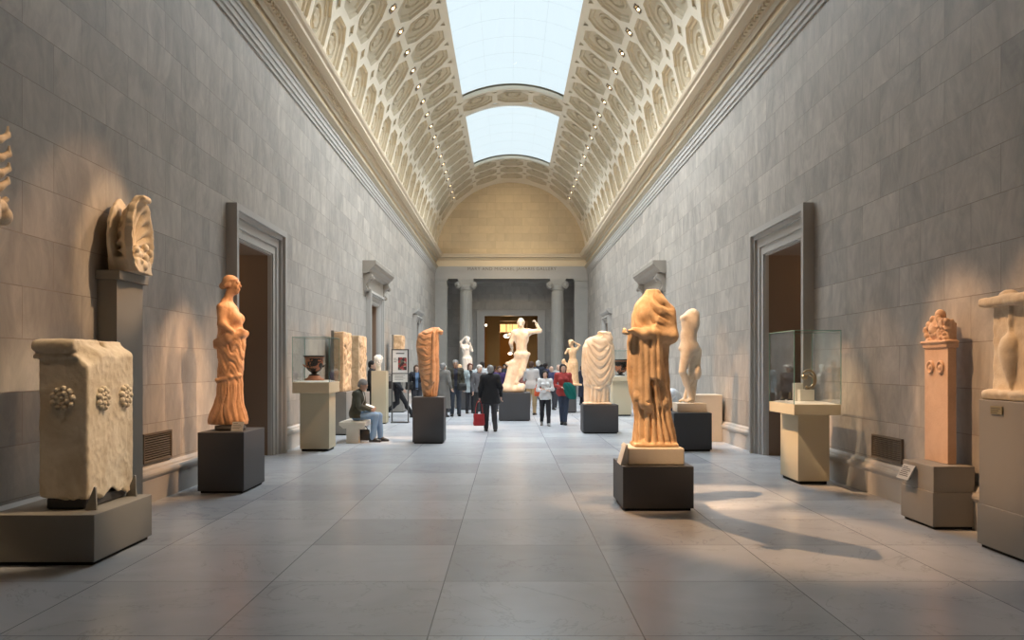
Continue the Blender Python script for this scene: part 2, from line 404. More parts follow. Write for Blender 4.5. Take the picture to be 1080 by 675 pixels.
# doorway surrounds: reveal, stepped architrave; the middle pair carries a hood on scrolled consoles
def bracket(x, s, y, z0, z1, w, p):
    """S-scroll console, profile in x-z, width along y"""
    pts = [(0, 0), (.10, -.02), (.17, .02), (.20, .10), (.16, .18), (.13, .30), (.15, .42), (.22, .55), (.32, .66), (.40, .74), (.44, .84), (.42, .94), (.40, 1.0), (0, 1.0)]
    mb = MB().prism([(x+s*a*p/.44, z0+b*(z1-z0)) for a, b in pts], 'y', y, y+w)
    mb.lathe([(0, -.01), (.06, -.01), (.07, .02), (.07, w-.02), (.06, w+.01), (0, w+.01)], 20, (x+s*.08, y+w, z0+.07), 'y')
    mb.lathe([(0, -.01), (.07, -.01), (.08, .02), (.08, w-.02), (.07, w+.01), (0, w+.01)], 20, (x+s*(p-.07), y+w, z1-.12), 'y')
    return mb
def doorway(name, x, s, y0, y1, z, w, hood=False):
    """s = direction into the hall"""
    e = s
    def rect(mb, a, b, pr, m=.0):            # band of the architrave from offset a to b, proud by pr
        xa, xb = sorted((x, x+e*pr))
        mb.box(xa, xb, y0-b, y0-a, 0, z+b); mb.box(xa, xb, y1+a, y1+b, 0, z+b); mb.box(xa, xb, y0-a, y1+a, z+a, z+b)
    mb = MB(); rect(mb, 0, w*.3, .035); rect(mb, w*.3, w*.62, .06); rect(mb, w*.62, w*.78, .11); rect(mb, w*.78, w, .17)
    xa, xb = sorted((x-e*.06, x+e*.005))
    mb.box(xa, xb, y0-.02, y0+.03, 0, z); mb.box(xa, xb, y1-.03, y1+.02, 0, z); mb.box(xa, xb, y0, y1, z-.03, z+.02)
    o = mb.build(name, M['trimstone']); o['kind'] = 'structure'
    mr = MB(); xa, xb = sorted((x-e*1.3, x-e*.06)); mr.box(xa, xb, y1-.03, y1+.02, 0, z); mr.box(xa, xb, y0-.02, y0+.03, 0, z); mr.box(xa, xb, y0, y1, z-.03, z+.02)
    mr.build('reveal', M['brown'], o)
    if hood:
        ya, yb, zt = y0-.95, y1+1.15, 4.83
        hp = [(0, zt), (.40, zt), (.40, zt-.10), (.36, zt-.13), (.33, zt-.20), (.24, zt-.26), (.20, zt-.34), (.08, zt-.38), (0, zt-.38)]
        MB().prism([(x+e*(a), b) for a, b in hp], 'y', ya, yb).build('cornice_hood', M['hood'], o)
        fz = MB(); xa, xb = sorted((x, x+e*.07)); fz.box(xa, xb, ya+.2, yb-.2, z+w, zt-.37); fz.build('frieze_panel', M['hood'], o)
        for yy in (ya+.10, yb-.42): bracket(x, e, yy, z+.28, zt-.38, .26, .27).build('console', M['hood'], o)
    return o
doorway('door_1', XL, 1, DA0, DA1, DAZ, .47); doorway('door_2', XR, -1, DA0, DA1, DAZ, .47)
doorway('door_3', XL, 1, DB0, DB1, DBZ, .32, True); doorway('door_4', XR, -1, DB0, DB1, DBZ, .32, True)
for nm, x, e in (('door_5', XL, 1), ('door_6', XR, -1)):
    o = doorway(nm, x, e, DC0, DC1, DCZ, .26)
    MB().prism([(x+e*a, b) for a, b in ((0, 4.3), (.25, 4.3), (.22, 4.2), (.1, 4.08), (0, 4.05))], 'y', DC0-.5, DC1+.5).build('cornice_hood', M['trimstone'], o)

# plinth course along both walls
def base(name, x, e):
    prof = [(0, 0), (.07, 0), (.07, .28), (.085, .30), (.10, .325), (.10, .35), (.085, .375), (.06, .385), (.05, .41), (.03, .43), (0, .44)]
    mb = MB()
    for a, b in ((YB, DA0-.47), (DA1+.47, DB0-.32), (DB1+.32, DC0-.26), (DC1+.26, 50.9)):
        mb.prism([(x+e*p, z) for p, z in prof], 'y', a, b)
    struct(mb, name, M['trimstone'])
base('baseboard_left', XL, 1); base('baseboard_right', XR, -1)

# the great cornice: (projection, height)
CP1 = [(0, 7.10), (.03, 7.10), (.03, 7.15), (.015, 7.155), (.015, 7.19), (.05, 7.195), (.05, 7.29), (.075, 7.295), (.075, 7.40), (.10, 7.405), (.10, 7.47), (.0, 7.47)]
CP2 = [(0, 7.45), (.10, 7.47), (.125, 7.485), (.16, 7.53), (.19, 7.56), (.20, 7.60), (.0, 7.60)]
CP3 = [(0, 7.60), (.08, 7.60), (.08, 7.97), (.0, 7.97)]
CP4 = [(0, 7.97), (.10, 7.97), (.12, 8.0), (.18, 8.0), (.18, 8.09), (.24, 8.10), (.26, 8.12), (.42, 8.125), (.42, 8.20), (.44, 8.22), (.47, 8.25), (.49, 8.31), (.49, 8.33), (0, 8.33)]
k = 0
for x, e in ((XL, 1), (XR, -1)):
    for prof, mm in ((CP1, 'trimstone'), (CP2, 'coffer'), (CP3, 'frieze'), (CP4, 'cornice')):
        k += 1
        mb = MB().prism([(x+e*p, z) for p, z in prof], 'y', YB, YE)
        if prof is CP4:
            y = YB
            while y < YE-.2:
                xa, xb = sorted((x+e*.17, x+e*.235)); mb.box(xa, xb, y, y+.10, 8.005, 8.085); y += .17
        struct(mb, 'trim_%d' % k, M[mm])
for prof, mm in ((CP3, 'frieze'), (CP4, 'cornice')):                # returns across the far end
    k += 1
    struct(MB().prism([(YE-p*.8, z) for p, z in prof], 'x', XL, XR), 'trim_%d' % k, M[mm])

# coffered barrel vault
def cyl(th, y, dr=0): return (XC+(R+dr)*math.sin(th), y, ZS+(R+dr)*math.cos(th))
TC = math.radians(18.9); CY = 1.6; Y0C = 33.95-24*CY
RB = (14.75, 16.35, 33.95, 35.55)
def in_sky(j):                          # cell j spans Y0C+j*CY ..
    y = Y0C+j*CY+.8
    return (RB[1] < y < RB[2]) or (RB[3] < y < 45.1)
NCY = 34
flat = MB(); sunk = MB()
def cellpt(i, j, u, v, dr): return cyl(i*TC+u*TC/2, Y0C+(j+.5)*CY+v*CY/2, dr)
def octa(s, b): return [(s, -b), (s, b), (b, s), (-b, s), (-s, b), (-s, -b), (-b, -s), (b, -s)]
cq = .27
lit = []
for i in range(-4, 5):
    for j in range(NCY):
        if abs(i) < 2 and in_sky(j): continue
        def P(lst, dr): return [cellpt(i, j, u, v, dr) for u, v in lst]
        o0 = octa(1, 1-cq); o1 = octa(.86, .86*.52)
        ring = lambda n0=8: [(k_, (k_+1) % n0, n0+(k_+1) % n0, n0+k_) for k_ in range(n0)]
        flat.add(P(o0, 0)+P(o1, 0), ring())
        sunk.add(P(o1, 0)+P(octa(.83, .83*.52), .07), ring())
        sunk.add(P(octa(.83, .83*.52), .07)+P(octa(.72, .72*.52), .07), ring())
        sunk.add(P(octa(.72, .72*.52), .07)+P(octa(.69, .69*.52), .12), ring())
        sunk.add(P(octa(.69, .69*.52), .12)+P(octa(.62, .62*.55), .12), ring())
        # bead ring and rosette: circles
        def circ(r, dr, nn=16, sc=0): return [cellpt(i, j, r*math.cos(2*PI*q/nn)*(1+sc*math.cos(8*2*PI*q/nn)), r*math.sin(2*PI*q/nn)*(1+sc*math.cos(8*2*PI*q/nn)), dr) for q in range(nn)]
        oc = octa(.62, .62*.55); ocp = P(oc, .12)
        seg = circ(.50, .13)
        # bridge octagon (8) to circle (16)
        st0 = [math.atan2(v, u) for u, v in oc]
        vs = ocp+seg; fs = []
        for q in range(8):
            a = st0[q]; m_ = int(round(a/(2*PI)*16)) % 16; q2 = (q+1) % 8; m2 = int(round(st0[q2]/(2*PI)*16)) % 16
            steps = []; w = m_
            while True:
                steps.append(8+w)
                if w == m2: break
                w = (w+1) % 16
            fs.append(tuple([q2, q]+steps) if len(steps) else (q, q2))
        sunk.add(vs, fs)
        rg = [(k_, (k_+1) % 16, 16+(k_+1) % 16, 16+k_) for k_ in range(16)]
        for (ra, da), (rb, db) in (((.50, .13), (.47, .09)), ((.47, .09), (.42, .09)), ((.42, .09), (.38, .17)), ((.38, .17), (.30, .17))):
            sunk.add(circ(ra, da)+circ(rb, db), rg, False)
        sunk.add(circ(.30, .17)+circ(.26, .09, sc=.12), rg, True)
        sunk.add(circ(.26, .09, sc=.12)+circ(.12, .12), rg, True)
        sunk.add(circ(.12, .12)+[cellpt(i, j, 0, 0, .06)], [(k_, (k_+1) % 16, 16) for k_ in range(16)], True)
        # quarter lozenges at the corners
        for su in (-1, 1):
            for sv in (-1, 1):
                a = (su, sv); b = (su*(1-cq), sv); c_ = (su, sv*(1-cq))
                b2 = (su*(1-cq*.86), sv); c2 = (su, sv*(1-cq*.86)); b3 = (su*(1-cq*.8), sv); c3 = (su, sv*(1-cq*.8))
                flat.add(P([b, c_], 0)+P([b2, c2], 0), [(0, 1, 3, 2)])
                sunk.add(P([b2, c2], 0)+P([b3, c3], .05), [(0, 1, 3, 2)])
                sunk.add(P([b3, c3, a], .05), [(0, 1, 2)])
def strip(mb, t0, t1, y0, y1, dr=0, n_=12):
    vs = []; fs = []
    for q in range(n_+1):
        t = t0+(t1-t0)*q/n_; vs += [cyl(t, y0, dr), cyl(t, y1, dr)]
    mb.add(vs, [(2*q, 2*q+1, 2*q+3, 2*q+2) for q in range(n_)], True)
top = 4.5*TC
strip(flat, top, math.radians(94), YB-.1, YE, n_=4); strip(flat, -math.radians(94), -top, YB-.1, YE, n_=4)
yend = Y0C+NCY*CY
strip(flat, -top, top, yend, YE+.02, n_=48)
strip(flat, -top, top, YB-.2, Y0C, n_=48)
TS = math.radians(26.3); TB = 1.5*TC
skies = [(16.6, 33.68), (35.85, 44.95)]
celledge = [(RB[1], RB[2]), (RB[3], Y0C+31*CY)]
celledge[1] = (RB[3], 45.15)
for (a, b), (ca, cb) in zip(skies, celledge):
    for sg in (-1, 1): strip(flat, sg*TS, sg*TB, ca, cb, n_=2)
    strip(flat, -TS, TS, ca, a, n_=16); strip(flat, -TS, TS, b, cb, n_=16)
    # upstand round the opening
    for sg in (-1, 1):
        flat.add([cyl(sg*TS, a), cyl(sg*TS, b), cyl(sg*TS, b, .12), cyl(sg*TS, a, .12)], [(0, 1, 2, 3)])
    for yy in (a, b):
        vs = []; fs = []
        for q in range(17):
            t = -TS+2*TS*q/16; vs += [cyl(t, yy), cyl(t, yy, .12)]
        flat.add(vs, [(2*q, 2*q+1, 2*q+3, 2*q+2) for q in range(16)])
    # beaded moulding on the edge of each opening
    yy = a
    for yy in (a, b):
        for q in range(60):
            t = -TS+2*TS*(q+.5)/60; c0 = cyl(t, yy, -.01)
            flat.box(c0[0]-.02, c0[0]+.02, yy-.03, yy+.03, c0[2]-.03, c0[2]+.02)
# outer skin keeps the sky out except through the openings
skin = MB()
for (a, b) in ((YB-.3, skies[0][0]), (skies[0][1], skies[1][0]), (skies[1][1], YE+.3)): strip(skin, -TS, TS, a, b, .2, 16)
for sg in (-1, 1): strip(skin, sg*TS, sg*math.radians(96), YB-.3, YE+.3, .2, 24)
co = struct(flat, 'ceiling', M['vault'], recalc=False)
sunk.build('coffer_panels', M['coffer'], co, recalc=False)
skin.build('vault_shell', M['vault'], co, recalc=False)
for n_, (a, b) in enumerate(skies):
    g = MB(); strip(g, -TS, TS, a, b, .10, 16)
    go = struct(g, 'window_%d' % (n_+1), M['skyglass'], recalc=False)
    mu = MB()
    for q in range(1, 4):
        t = -TS+2*TS*q/4; p0 = cyl(t, a, .09); p1 = cyl(t, b, .09); mu.tube([p0, p1], .002, 6)
    y = a+1.5
    while y < b-.5:
        mu.tube([cyl(-TS+2*TS*q/12, y, .09) for q in range(13)], .002, 6); y += 1.5
    mu.build('glazing_bars', M['muntin'], go)

# far end: lunette, entablature, columns in antis, recess with the great door
def arch_wall(name, y, th, m):
    vs = []; nn = 48
    pts = [(XC+(R+.3)*math.sin(-PI/2+PI*q/nn), ZS+(R+.3)*math.cos(-PI/2+PI*q/nn)) for q in range(nn+1)]
    pts = [(XC-R-.3, 7.9)]+pts+[(XC+R+.3, 7.9)]
    return struct(MB().prism(pts, 'y', y, y+th), name, m)
arch_wall('wall_lunette', YE, .4, M['lunette'])
ZE = 6.86
en = MB(); en.box(XL, XR, 50.93, 51.9, ZE, 7.25); en.box(XL, XR, 50.90, 51.9, 7.25, 7.30); en.box(XL, XR, 50.95, 51.9, 7.30, 7.62); en.box(XL, XR, 50.96, 53.9, 7.6, 8.2)
eo = struct(en, 'trim_20', M['trimstone'])
cu = bpy.data.curves.new('frieze_lettering', 'FONT'); cu.body = 'MARY AND MICHAEL JAHARIS GALLERY'; cu.size = .27; cu.extrude = .008; cu.align_x = 'CENTER'; cu.space_character = 1.12
tm = bpy.data.objects.new('tmp', cu); C.objects.link(tm); bpy.context.view_layer.update()
me = bpy.data.meshes.new_from_object(tm.evaluated_get(bpy.context.evaluated_depsgraph_get())); bpy.data.objects.remove(tm)
me.name = 'frieze_lettering'; me.materials.clear(); lo = link('frieze_lettering', me, plain('cut_letter', (.22,.19,.15), .8, var=0, bump=0))
lo.rotation_euler = (PI/2, 0, 0); lo.location = (.22, 50.945, 7.36); lo.parent = eo; lo['label'] = 'dark carved inscription'
ant = MB()
for a, b in ((XL-.1, -3.66), (3.97, XR+.1)):
    ant.box(a, b, 50.95, 51.6, 0, ZE-.5); ant.box(a, b+(.05 if a < 0 else 0), 50.90, 51.6, ZE-.5, ZE-.42); ant.box(a, b, 50.93, 51.6, ZE-.42, ZE-.12); ant.box(a-(.06 if a > 0 else 0), b+(.06 if a < 0 else 0), 50.86, 51.6, ZE-.12, ZE)
    ant.box(a, b+.03, 50.88, 51.6, 0, .45)
struct(ant, 'trim_21', M['column'])
dx0, dx1, dz = X(511, 53.6), X(567, 53.6), Z(333, 53.6)
rw = MB(); rw.box(XL-.1, dx0, 53.6, 54.0, 0, ZE+.1); rw.box(dx1, XR+.1, 53.6, 54.0, 0, ZE+.1); rw.box(dx0, dx1, 53.6, 54.0, dz, ZE+.1)
struct(rw, 'wall_far', M['wallend'])
struct(MB().box(XL-.1, XR+.1, 51.5, 54, ZE, ZE+.15), 'ceiling_recess', M['trimstone'])
fr = MB()
for a, b, p in ((0, .18, .05), (.18, .38, .09), (.38, .47, .15)):
    fr.box(dx0-b, dx0-a, 53.6-p, 53.6, 0, dz+b*.7); fr.box(dx1+a, dx1+b, 53.6-p, 53.6, 0, dz+b*.7); fr.box(dx0-a, dx1+a, 53.6-p, 53.6, dz+a*.7, dz+b*.7)
struct(fr, 'door_7', M['trimstone'])
# ionic columns
def column(px):
    x = X(px, 51.35); o = empty('ionic_column', (x, 51.35, 0))
    fl = lambda a, z: 1-.055*abs(math.sin(a*10))**.5*1.0
    MB().lathe([(0, 0), (.56, 0), (.56, .16), (.53, .17), (.55, .24), (.53, .31), (.47, .34), (.46, .40), (.50, .45), (.48, .50), (.43, .52), (0, .52)], 40).build('base', M['column'], o)
    MB().lathe([(.42*(1-.14*t**1.6), .52+t*5.70) for t in [q/14 for q in range(15)]], 160, flute=fl).build('shaft', M['column'], o)
    cp = MB(); cp.lathe([(.365, 6.20), (.40, 6.22), (.38, 6.26), (.43, 6.34), (.46, 6.42), (.46, 6.5)], 40)
    cp.box(-.5, .5, -.42, .42, 6.50, 6.66, .02); cp.box(-.47, .47, -.47, .47, 6.74, ZE, .015); cp.box(-.44, .44, -.44, .44, 6.64, 6.76)
    for sx in (-1, 1):
        for (r_, yy) in ((.20, .43), (.145, .455), (.07, .475)):
            cp.lathe([(0, -yy), (r_, -yy), (r_, yy), (0, yy)], 28, (sx*.46, 0, 6.50), 'y')
        cp.tube([(sx*.46+ .17*math.cos(t_), -.46, 6.50+.17*math.sin(t_)) for t_ in [q*2*PI/20 for q in range(21)]], .022, 6)
    cp.build('capital', M['column'], o); return o
for px, lb in ((491.5, 'left fluted stone column with scrolled capital carrying the far beam'), (588.0, 'right fluted stone column with scrolled capital carrying the far beam')):
    tag(column(px), lb, 'column')
# hall beyond the great door
hb = MB(); hb.box(-7, 7.4, 66, 66.2, 0, 6); hb.box(-7.2, -7, 54, 66, 0, 6); hb.box(7.4, 7.6, 54, 66, 0, 6); hb.box(-7, XL-.1, 53.9, 54, 0, 6); hb.box(XR+.1, 7.4, 53.9, 54, 0, 6)
hb.box(XL-.1, dx0, 54, 54.05, 0, 6.9); hb.box(dx1, XR+.1, 54, 54.05, 0, 6.9); hb.box(dx0, dx1, 54, 54.05, dz+.01, 6.9)
struct(hb, 'wall_hall', M['ochre'])
struct(MB().box(-7.2, 7.6, 54, 66.2, 5.6, 5.8), 'ceiling_hall', M['brown'])
pp = MB(); pp.box(X(513, 56), X(527, 56), 56, 57.2, 0, 5.6); pp.box(X(556, 56), X(566.5, 56), 56, 57.2, 0, 5.6); pp.box(X(513,56)-.3, X(566,56)+.3, 56.2, 57, 4.62, 5.6)
struct(pp, 'trim_22', M['ochre'])
lp = empty('lit_panel', (X(537, 62), 62, 4.4), 0, 'glowing amber panel high above the doorway crowd at the far end', 'lamp')
w_ = (X(547, 62)-X(527.5, 62))/2
MB().box(-w_, w_, -.02, .05, -.28, .28).build('screen', M['warmglow'], lp)
fb = MB()
for q in (-1, -.33, .33, 1): fb.box(q*w_-.02, q*w_+.02, -.05, 0, -.3, .3)
fb.box(-w_, w_, -.05, 0, .28, .33); fb.box(-w_, w_, -.05, 0, -.33, -.28); fb.build('frame', M['lampmetal'], lp)
for px, py, d_, r_, lb in ((534.5, 354.5, 59, .22, 'larger white globe pendant seen left of the raised-arm statue'), (538, 373, 60, .15, 'small white globe pendant hanging low in the far hall')):
    o = empty('pendant_lamp', (X(px, d_), d_, Z(py, d_)), 0, lb, 'lamp')
    MB().lathe([(0, -r_*.6)]+[(r_*math.cos(a_), r_*.6*math.sin(a_)) for a_ in [(-.4+q*.09)*PI for q in range(10)]]+[(0, r_*.6)], 24).build('globe', M['pendant'], o)
    MB().tube([(0, 0, r_*.5), (0, 0, 5.6-Z(py, d_))], .012, 6).build('cord', M['lampmetal'], o)
wl = empty('wall_lamp', (X(512.5, 56)+.02, 55.2, Z(343, 55.2)), 0, 'tiny lit wall lamp at the left edge of the far doorway', 'lamp')
MB().lathe([(0, -.07), (.06, -.06), (.08, 0), (.06, .06), (0, .07)], 14).build('globe', M['pendant'], wl)
MB().box(-.03, .03, 0, .8, -.1, -.07).build('bracket', M['lampmetal'], wl)

# recessed spotlights of the vault (lozenges between the second and third rows)
proto = None
for sg, side in ((-1, 'left'), (1, 'right')):
    for j in range(0, 34):
        y = Y0C+j*CY
        if y < 2 or y > 49.5: continue
        th = sg*2.5*TC
        p = cyl(th, y, .0)
        if proto is None:
            proto = empty('vault_spotlight', p)
            t = MB(); t.box(-.13, .13, -.13, -.10, -.02, .14); t.box(-.13, .13, .10, .13, -.02, .14); t.box(-.13, -.10, -.10, .10, -.02, .14); t.box(.10, .13, -.10, .10, -.02, .14); t.box(-.13, .13, -.13, .13, .13, .15)
            t.build('trim_box', M['lampmetal'], proto)
            MB().lathe([(0, .09), (.02, .09), (.036, .005), (.03, -.003), (0, -.006)], 14, (.02, .055, 0)).build('bulb', M['bulb'], proto)
            o = proto
        else: o = copy_tree(proto)
        o.location = p; o.rotation_euler = (0, th, 0)
        tag(o, 'recessed lit spotlight in the coffers on the %s side of the vault' % side, 'spotlight', 'vault spotlights on the %s' % side)

# air grilles
def grille(x, e, y0, y1, z0, z1, lb):
    o = empty('air_grille', (x, (y0+y1)/2, z0), 0, lb, 'air grille'); h = (y1-y0)/2; zz = z1-z0
    def bx(mb, a, b, c_, d_, f_, g_): a, b = sorted((e*a, e*b)); return mb.box(a, b, c_, d_, f_, g_)
    bx(MB(), 0, .006, -h+.01, h-.01, .01, zz-.01).build('backing', M['black'], o)
    f_ = MB(); bx(f_, 0, .03, -h, h, 0, .025); bx(f_, 0, .03, -h, h, zz-.025, zz); bx(f_, 0, .03, -h, -h+.025, .02, zz-.02); bx(f_, 0, .03, h-.025, h, .02, zz-.02); f_.build('frame', M['grille'], o)
    n_ = 11
    for q in range(n_):
        z = .035+(zz-.07)*q/(n_-1)
        MB().prism([(e*.006, z-.008), (e*.024, z-.014), (e*.024, z-.008), (e*.006, z)], 'y', -h+.02, h-.02).build('slat', M['grille'], o)
grille(XL, 1, 10.2, 11.05, .47, .83, 'bronze slatted air grille low on the left wall')
grille(XR, -1, 10.25, 11.1, .465, .77, 'bronze slatted air grille low on the right wall')
# ================================================================ FIGURES: shared anatomy
def V3(*a): return np.array(a, float)
def joints(**o):
    """standing figure facing -Y, height about 1.70; any joint can be overridden"""
    J = dict(pel=(0, 0, .94), wai=(0, .005, 1.08), che=(0, 0, 1.27), nec=(0, .015, 1.44), hd=(0, -.005, 1.585),
             hipL=(.088, 0, .90), knL=(.10, -.02, .49), anL=(.105, .03, .085), shL=(.168, .01, 1.385), elL=(.225, .035, 1.11), wrL=(.235, -.06, .87),
             hipR=(-.088, 0, .90), knR=(-.10, -.02, .49), anR=(-.105, .03, .085), shR=(-.168, .01, 1.385), elR=(-.225, .035, 1.11), wrR=(-.235, -.06, .87),
             fdL=(.12, -1, 0), fdR=(-.12, -1, 0), yaw=0.0, pitch=0.0, hL=None, hR=None)
    J.update(o); return J
def unit(v): v = np.array(v, float); return v/np.linalg.norm(v)
def hand(f, el, wr, side, s=1.0, curl=.5, d=None, fk=.004):
    """palm, four unequal bent fingers and a thumb off the side of the palm"""
    wr = V3(*wr); d = unit(wr-V3(*el)) if d is None else unit(d)
    up = V3(0, 1, 0) if abs(d[1]) < .8 else V3(0, 0, 1)
    n = unit(np.cross(d, up)); w = unit(np.cross(n, d))          # n: palm normal, w: across the palm
    n = n*(1 if side > 0 else -1)
    pc = wr+d*.045*s
    for q in (-.028, -.01, .01, .028): f.cone(wr+w*q*.6*s, wr+d*.085*s+w*q*s, .013*s, .0115*s, .02)
    for q, ln in ((-.030, .058), (-.010, .072), (.010, .076), (.030, .066)):
        a = wr+d*.085*s+w*q*s; b = a+(d*math.cos(curl*.8)+n*math.sin(curl*.8))*ln*.5*s; c_ = b+(d*math.cos(curl*1.9)+n*math.sin(curl*1.9))*ln*.5*s
        f.cone(a, b, .0098*s, .009*s, fk); f.cone(b, c_, .009*s, .0075*s, fk)
    a = wr+d*.025*s-w*.028*s; b = a+(d*.6-w*.7+n*.3)*.036*s; c_ = b+(d*.9-w*.1+n*.4)*.03*s
    f.cone(a, b, .012*s, .0105*s, .006); f.cone(b, c_, .0105*s, .0085*s, fk)
def headprims(f, J, s=1.0, face=True):
    c = V3(*J['hd']); Mx = np.array(rotm(J['yaw'], J['pitch']))
    T = lambda x, y, z: c+Mx@(V3(x, y, z)*s)
    f.ell(T(0, .012, .03), (.074*s, .094*s, .082*s), .02, M=Mx)
    f.ell(T(0, -.022, -.03), (.056*s, .066*s, .082*s), .04, M=Mx)
    f.ell(T(0, -.062, -.088), (.026*s, .022*s, .022*s), .03, M=Mx)
    if face:
        f.cone(T(0, -.082, .022), T(0, -.104, -.018), .009*s, .014*s, .012)
        for q in (-1, 1):
            f.ell(T(.031*q, -.094, .014), (.019*s, .014*s, .011*s), .014, 's', M=Mx)
            f.ell(T(.030*q, -.080, .012), (.014*s, .012*s, .009*s), .004, M=Mx)
            f.cone(T(.014*q, -.090, .032), T(.045*q, -.078, .030), .008*s, .007*s, .012)
            f.ell(T(.076*q, .01, -.005), (.011*s, .020*s, .032*s), .006, M=Mx)
            f.ell(T(.036*q, -.068, -.03), (.018*s, .016*s, .02*s), .02, M=Mx)
        f.cone(T(-.020, -.088, -.047), T(.020, -.088, -.047), .0075*s, .0075*s, .006)
        f.cone(T(-.016, -.086, -.060), T(.016, -.086, -.060), .008*s, .008*s, .006)
        f.cone(T(-.026, -.099, -.0535), T(.026, -.099, -.0535), .004*s, .004*s, .003, 's')
def torsoprims(f, J, w=1.0, fem=0, g=0, k=.05, chest=True):
    P, W, Cc, N_ = (V3(*J[q]) for q in ('pel', 'wai', 'che', 'nec'))
    sl, sr = V3(*J['shL']), V3(*J['shR'])
    up = unit(N_-P); lat = unit(sl-sr); fw = unit(np.cross(lat, up))       # faces front (-Y)
    if fw[1] > 0 and abs(fw[1]) > .5: pass
    Mx = np.stack([lat, -fw, up], 1)
    hx = unit(V3(*J['hipL'])-V3(*J['hipR'])); My = np.stack([hx, unit(np.cross(V3(0,0,1), hx)), V3(0, 0, 1)], 1)
    f.ell(P, ((.155+.012*fem)*w+g, .112+g, .135+g), k, M=My)
    f.ell(W, ((.122-.01*fem)*w+g, .092+g, .14+g), k+.02, M=Mx)
    f.ell(Cc, (.152*w-.012*fem+g, .108+g, .165+g), k+.02, M=Mx)
    f.ell(Cc+up*.06, (.165*w-.014*fem+g, .092+g, .105+g), k, M=Mx)
    f.cone(sl, sr, .058*w+g, .058*w+g, k)
    if chest:
        for q in (-1, 1):
            f.ell(Cc+lat*q*.07+fw*(.072+.012*fem)+up*(.02-.02*fem), ((.068-.01*fem)+g, .045+.018*fem+g, .05+g), .03, M=Mx)
def legprims(f, J, side, g=0, k=.04, w=1.0, foot=True):
    hp, kn, an = (V3(*J[q+side]) for q in ('hip', 'kn', 'an'))
    f.cone(hp, kn, .086*w+g, .056*w+g, k)
    f.cone(kn, an, .052*w+g, .036*w+g, k*.6)
    d = unit(an-kn); back = np.cross(d, np.cross(d, V3(0, -1, 0))); 
    f.ell(kn+d*.13-unit(V3(*J['fd'+side]))*.020, (.050*w+g, .050*w+g, .105+g), .03)
    if foot: footprims(f, J, side, g)
def footprims(f, J, side, g=0):
    an = V3(*J['an'+side]); fd = unit(J['fd'+side]); z = an[2]
    h = an-V3(0, 0, z-.032+.02*0)-fd*.035 if z < .2 else an-V3(0, 0, .05)-fd*.03
    dz = 0 if z < .2 else -.03
    t = h+fd*.135+V3(0, 0, -.004+dz); tt = t+fd*.055+V3(0, 0, -.004)
    f.cone(an, h, .036+g, .032+g, .03); f.cone(an+fd*.01-V3(0, 0, .02), t, .034+g, .026+g, .03); f.cone(h, t, .030+g, .028+g, .03)
    f.cone(t-np.cross(fd, V3(0, 0, 1))*.012, tt, .026+g, .018+g, .02); f.cone(t+np.cross(fd, V3(0, 0, 1))*.014, tt, .024+g, .016+g, .02)
def armprims(f, J, side, g=0, k=.03, w=1.0, fore=True):
    sh, el, wr = (V3(*J[q+side]) for q in ('sh', 'el', 'wr'))
    f.ell(sh, (.056*w+g, .056+g, .062+g), k)
    f.cone(sh, el, .047*w+g, .036*w+g, k)
    if fore:
        f.cone(el, wr, .037*w+g, .024*w+g, .02)
        f.ell(el+(wr-el)*.28, (.039*w+g, .039*w+g, .05+g), .03)
def body(J, lo, hi, h, w=1.0, fem=0, scale=1.0, hands=True, face=True, curl=.5):
    f = SDF(lo, hi, h)
    torsoprims(f, J, w, fem)
    for s_ in 'LR':
        legprims(f, J, s_); armprims(f, J, s_)
        if hands: hand(f, J['el'+s_], J['wr'+s_], 1 if s_ == 'L' else -1, curl=curl, d=J['h'+s_])
    f.cone(J['nec'], V3(*J['hd'])-V3(0, -.01, .04), .056, .050, .04)
    headprims(f, J, face=face)
    return f
def fold(phase, sharp=.5): return np.abs(np.sin(phase))**sharp
def smooth(x, a, b):
    t = np.clip((x-a)/(b-a), 0, 1); return t*t*(3-2*t)

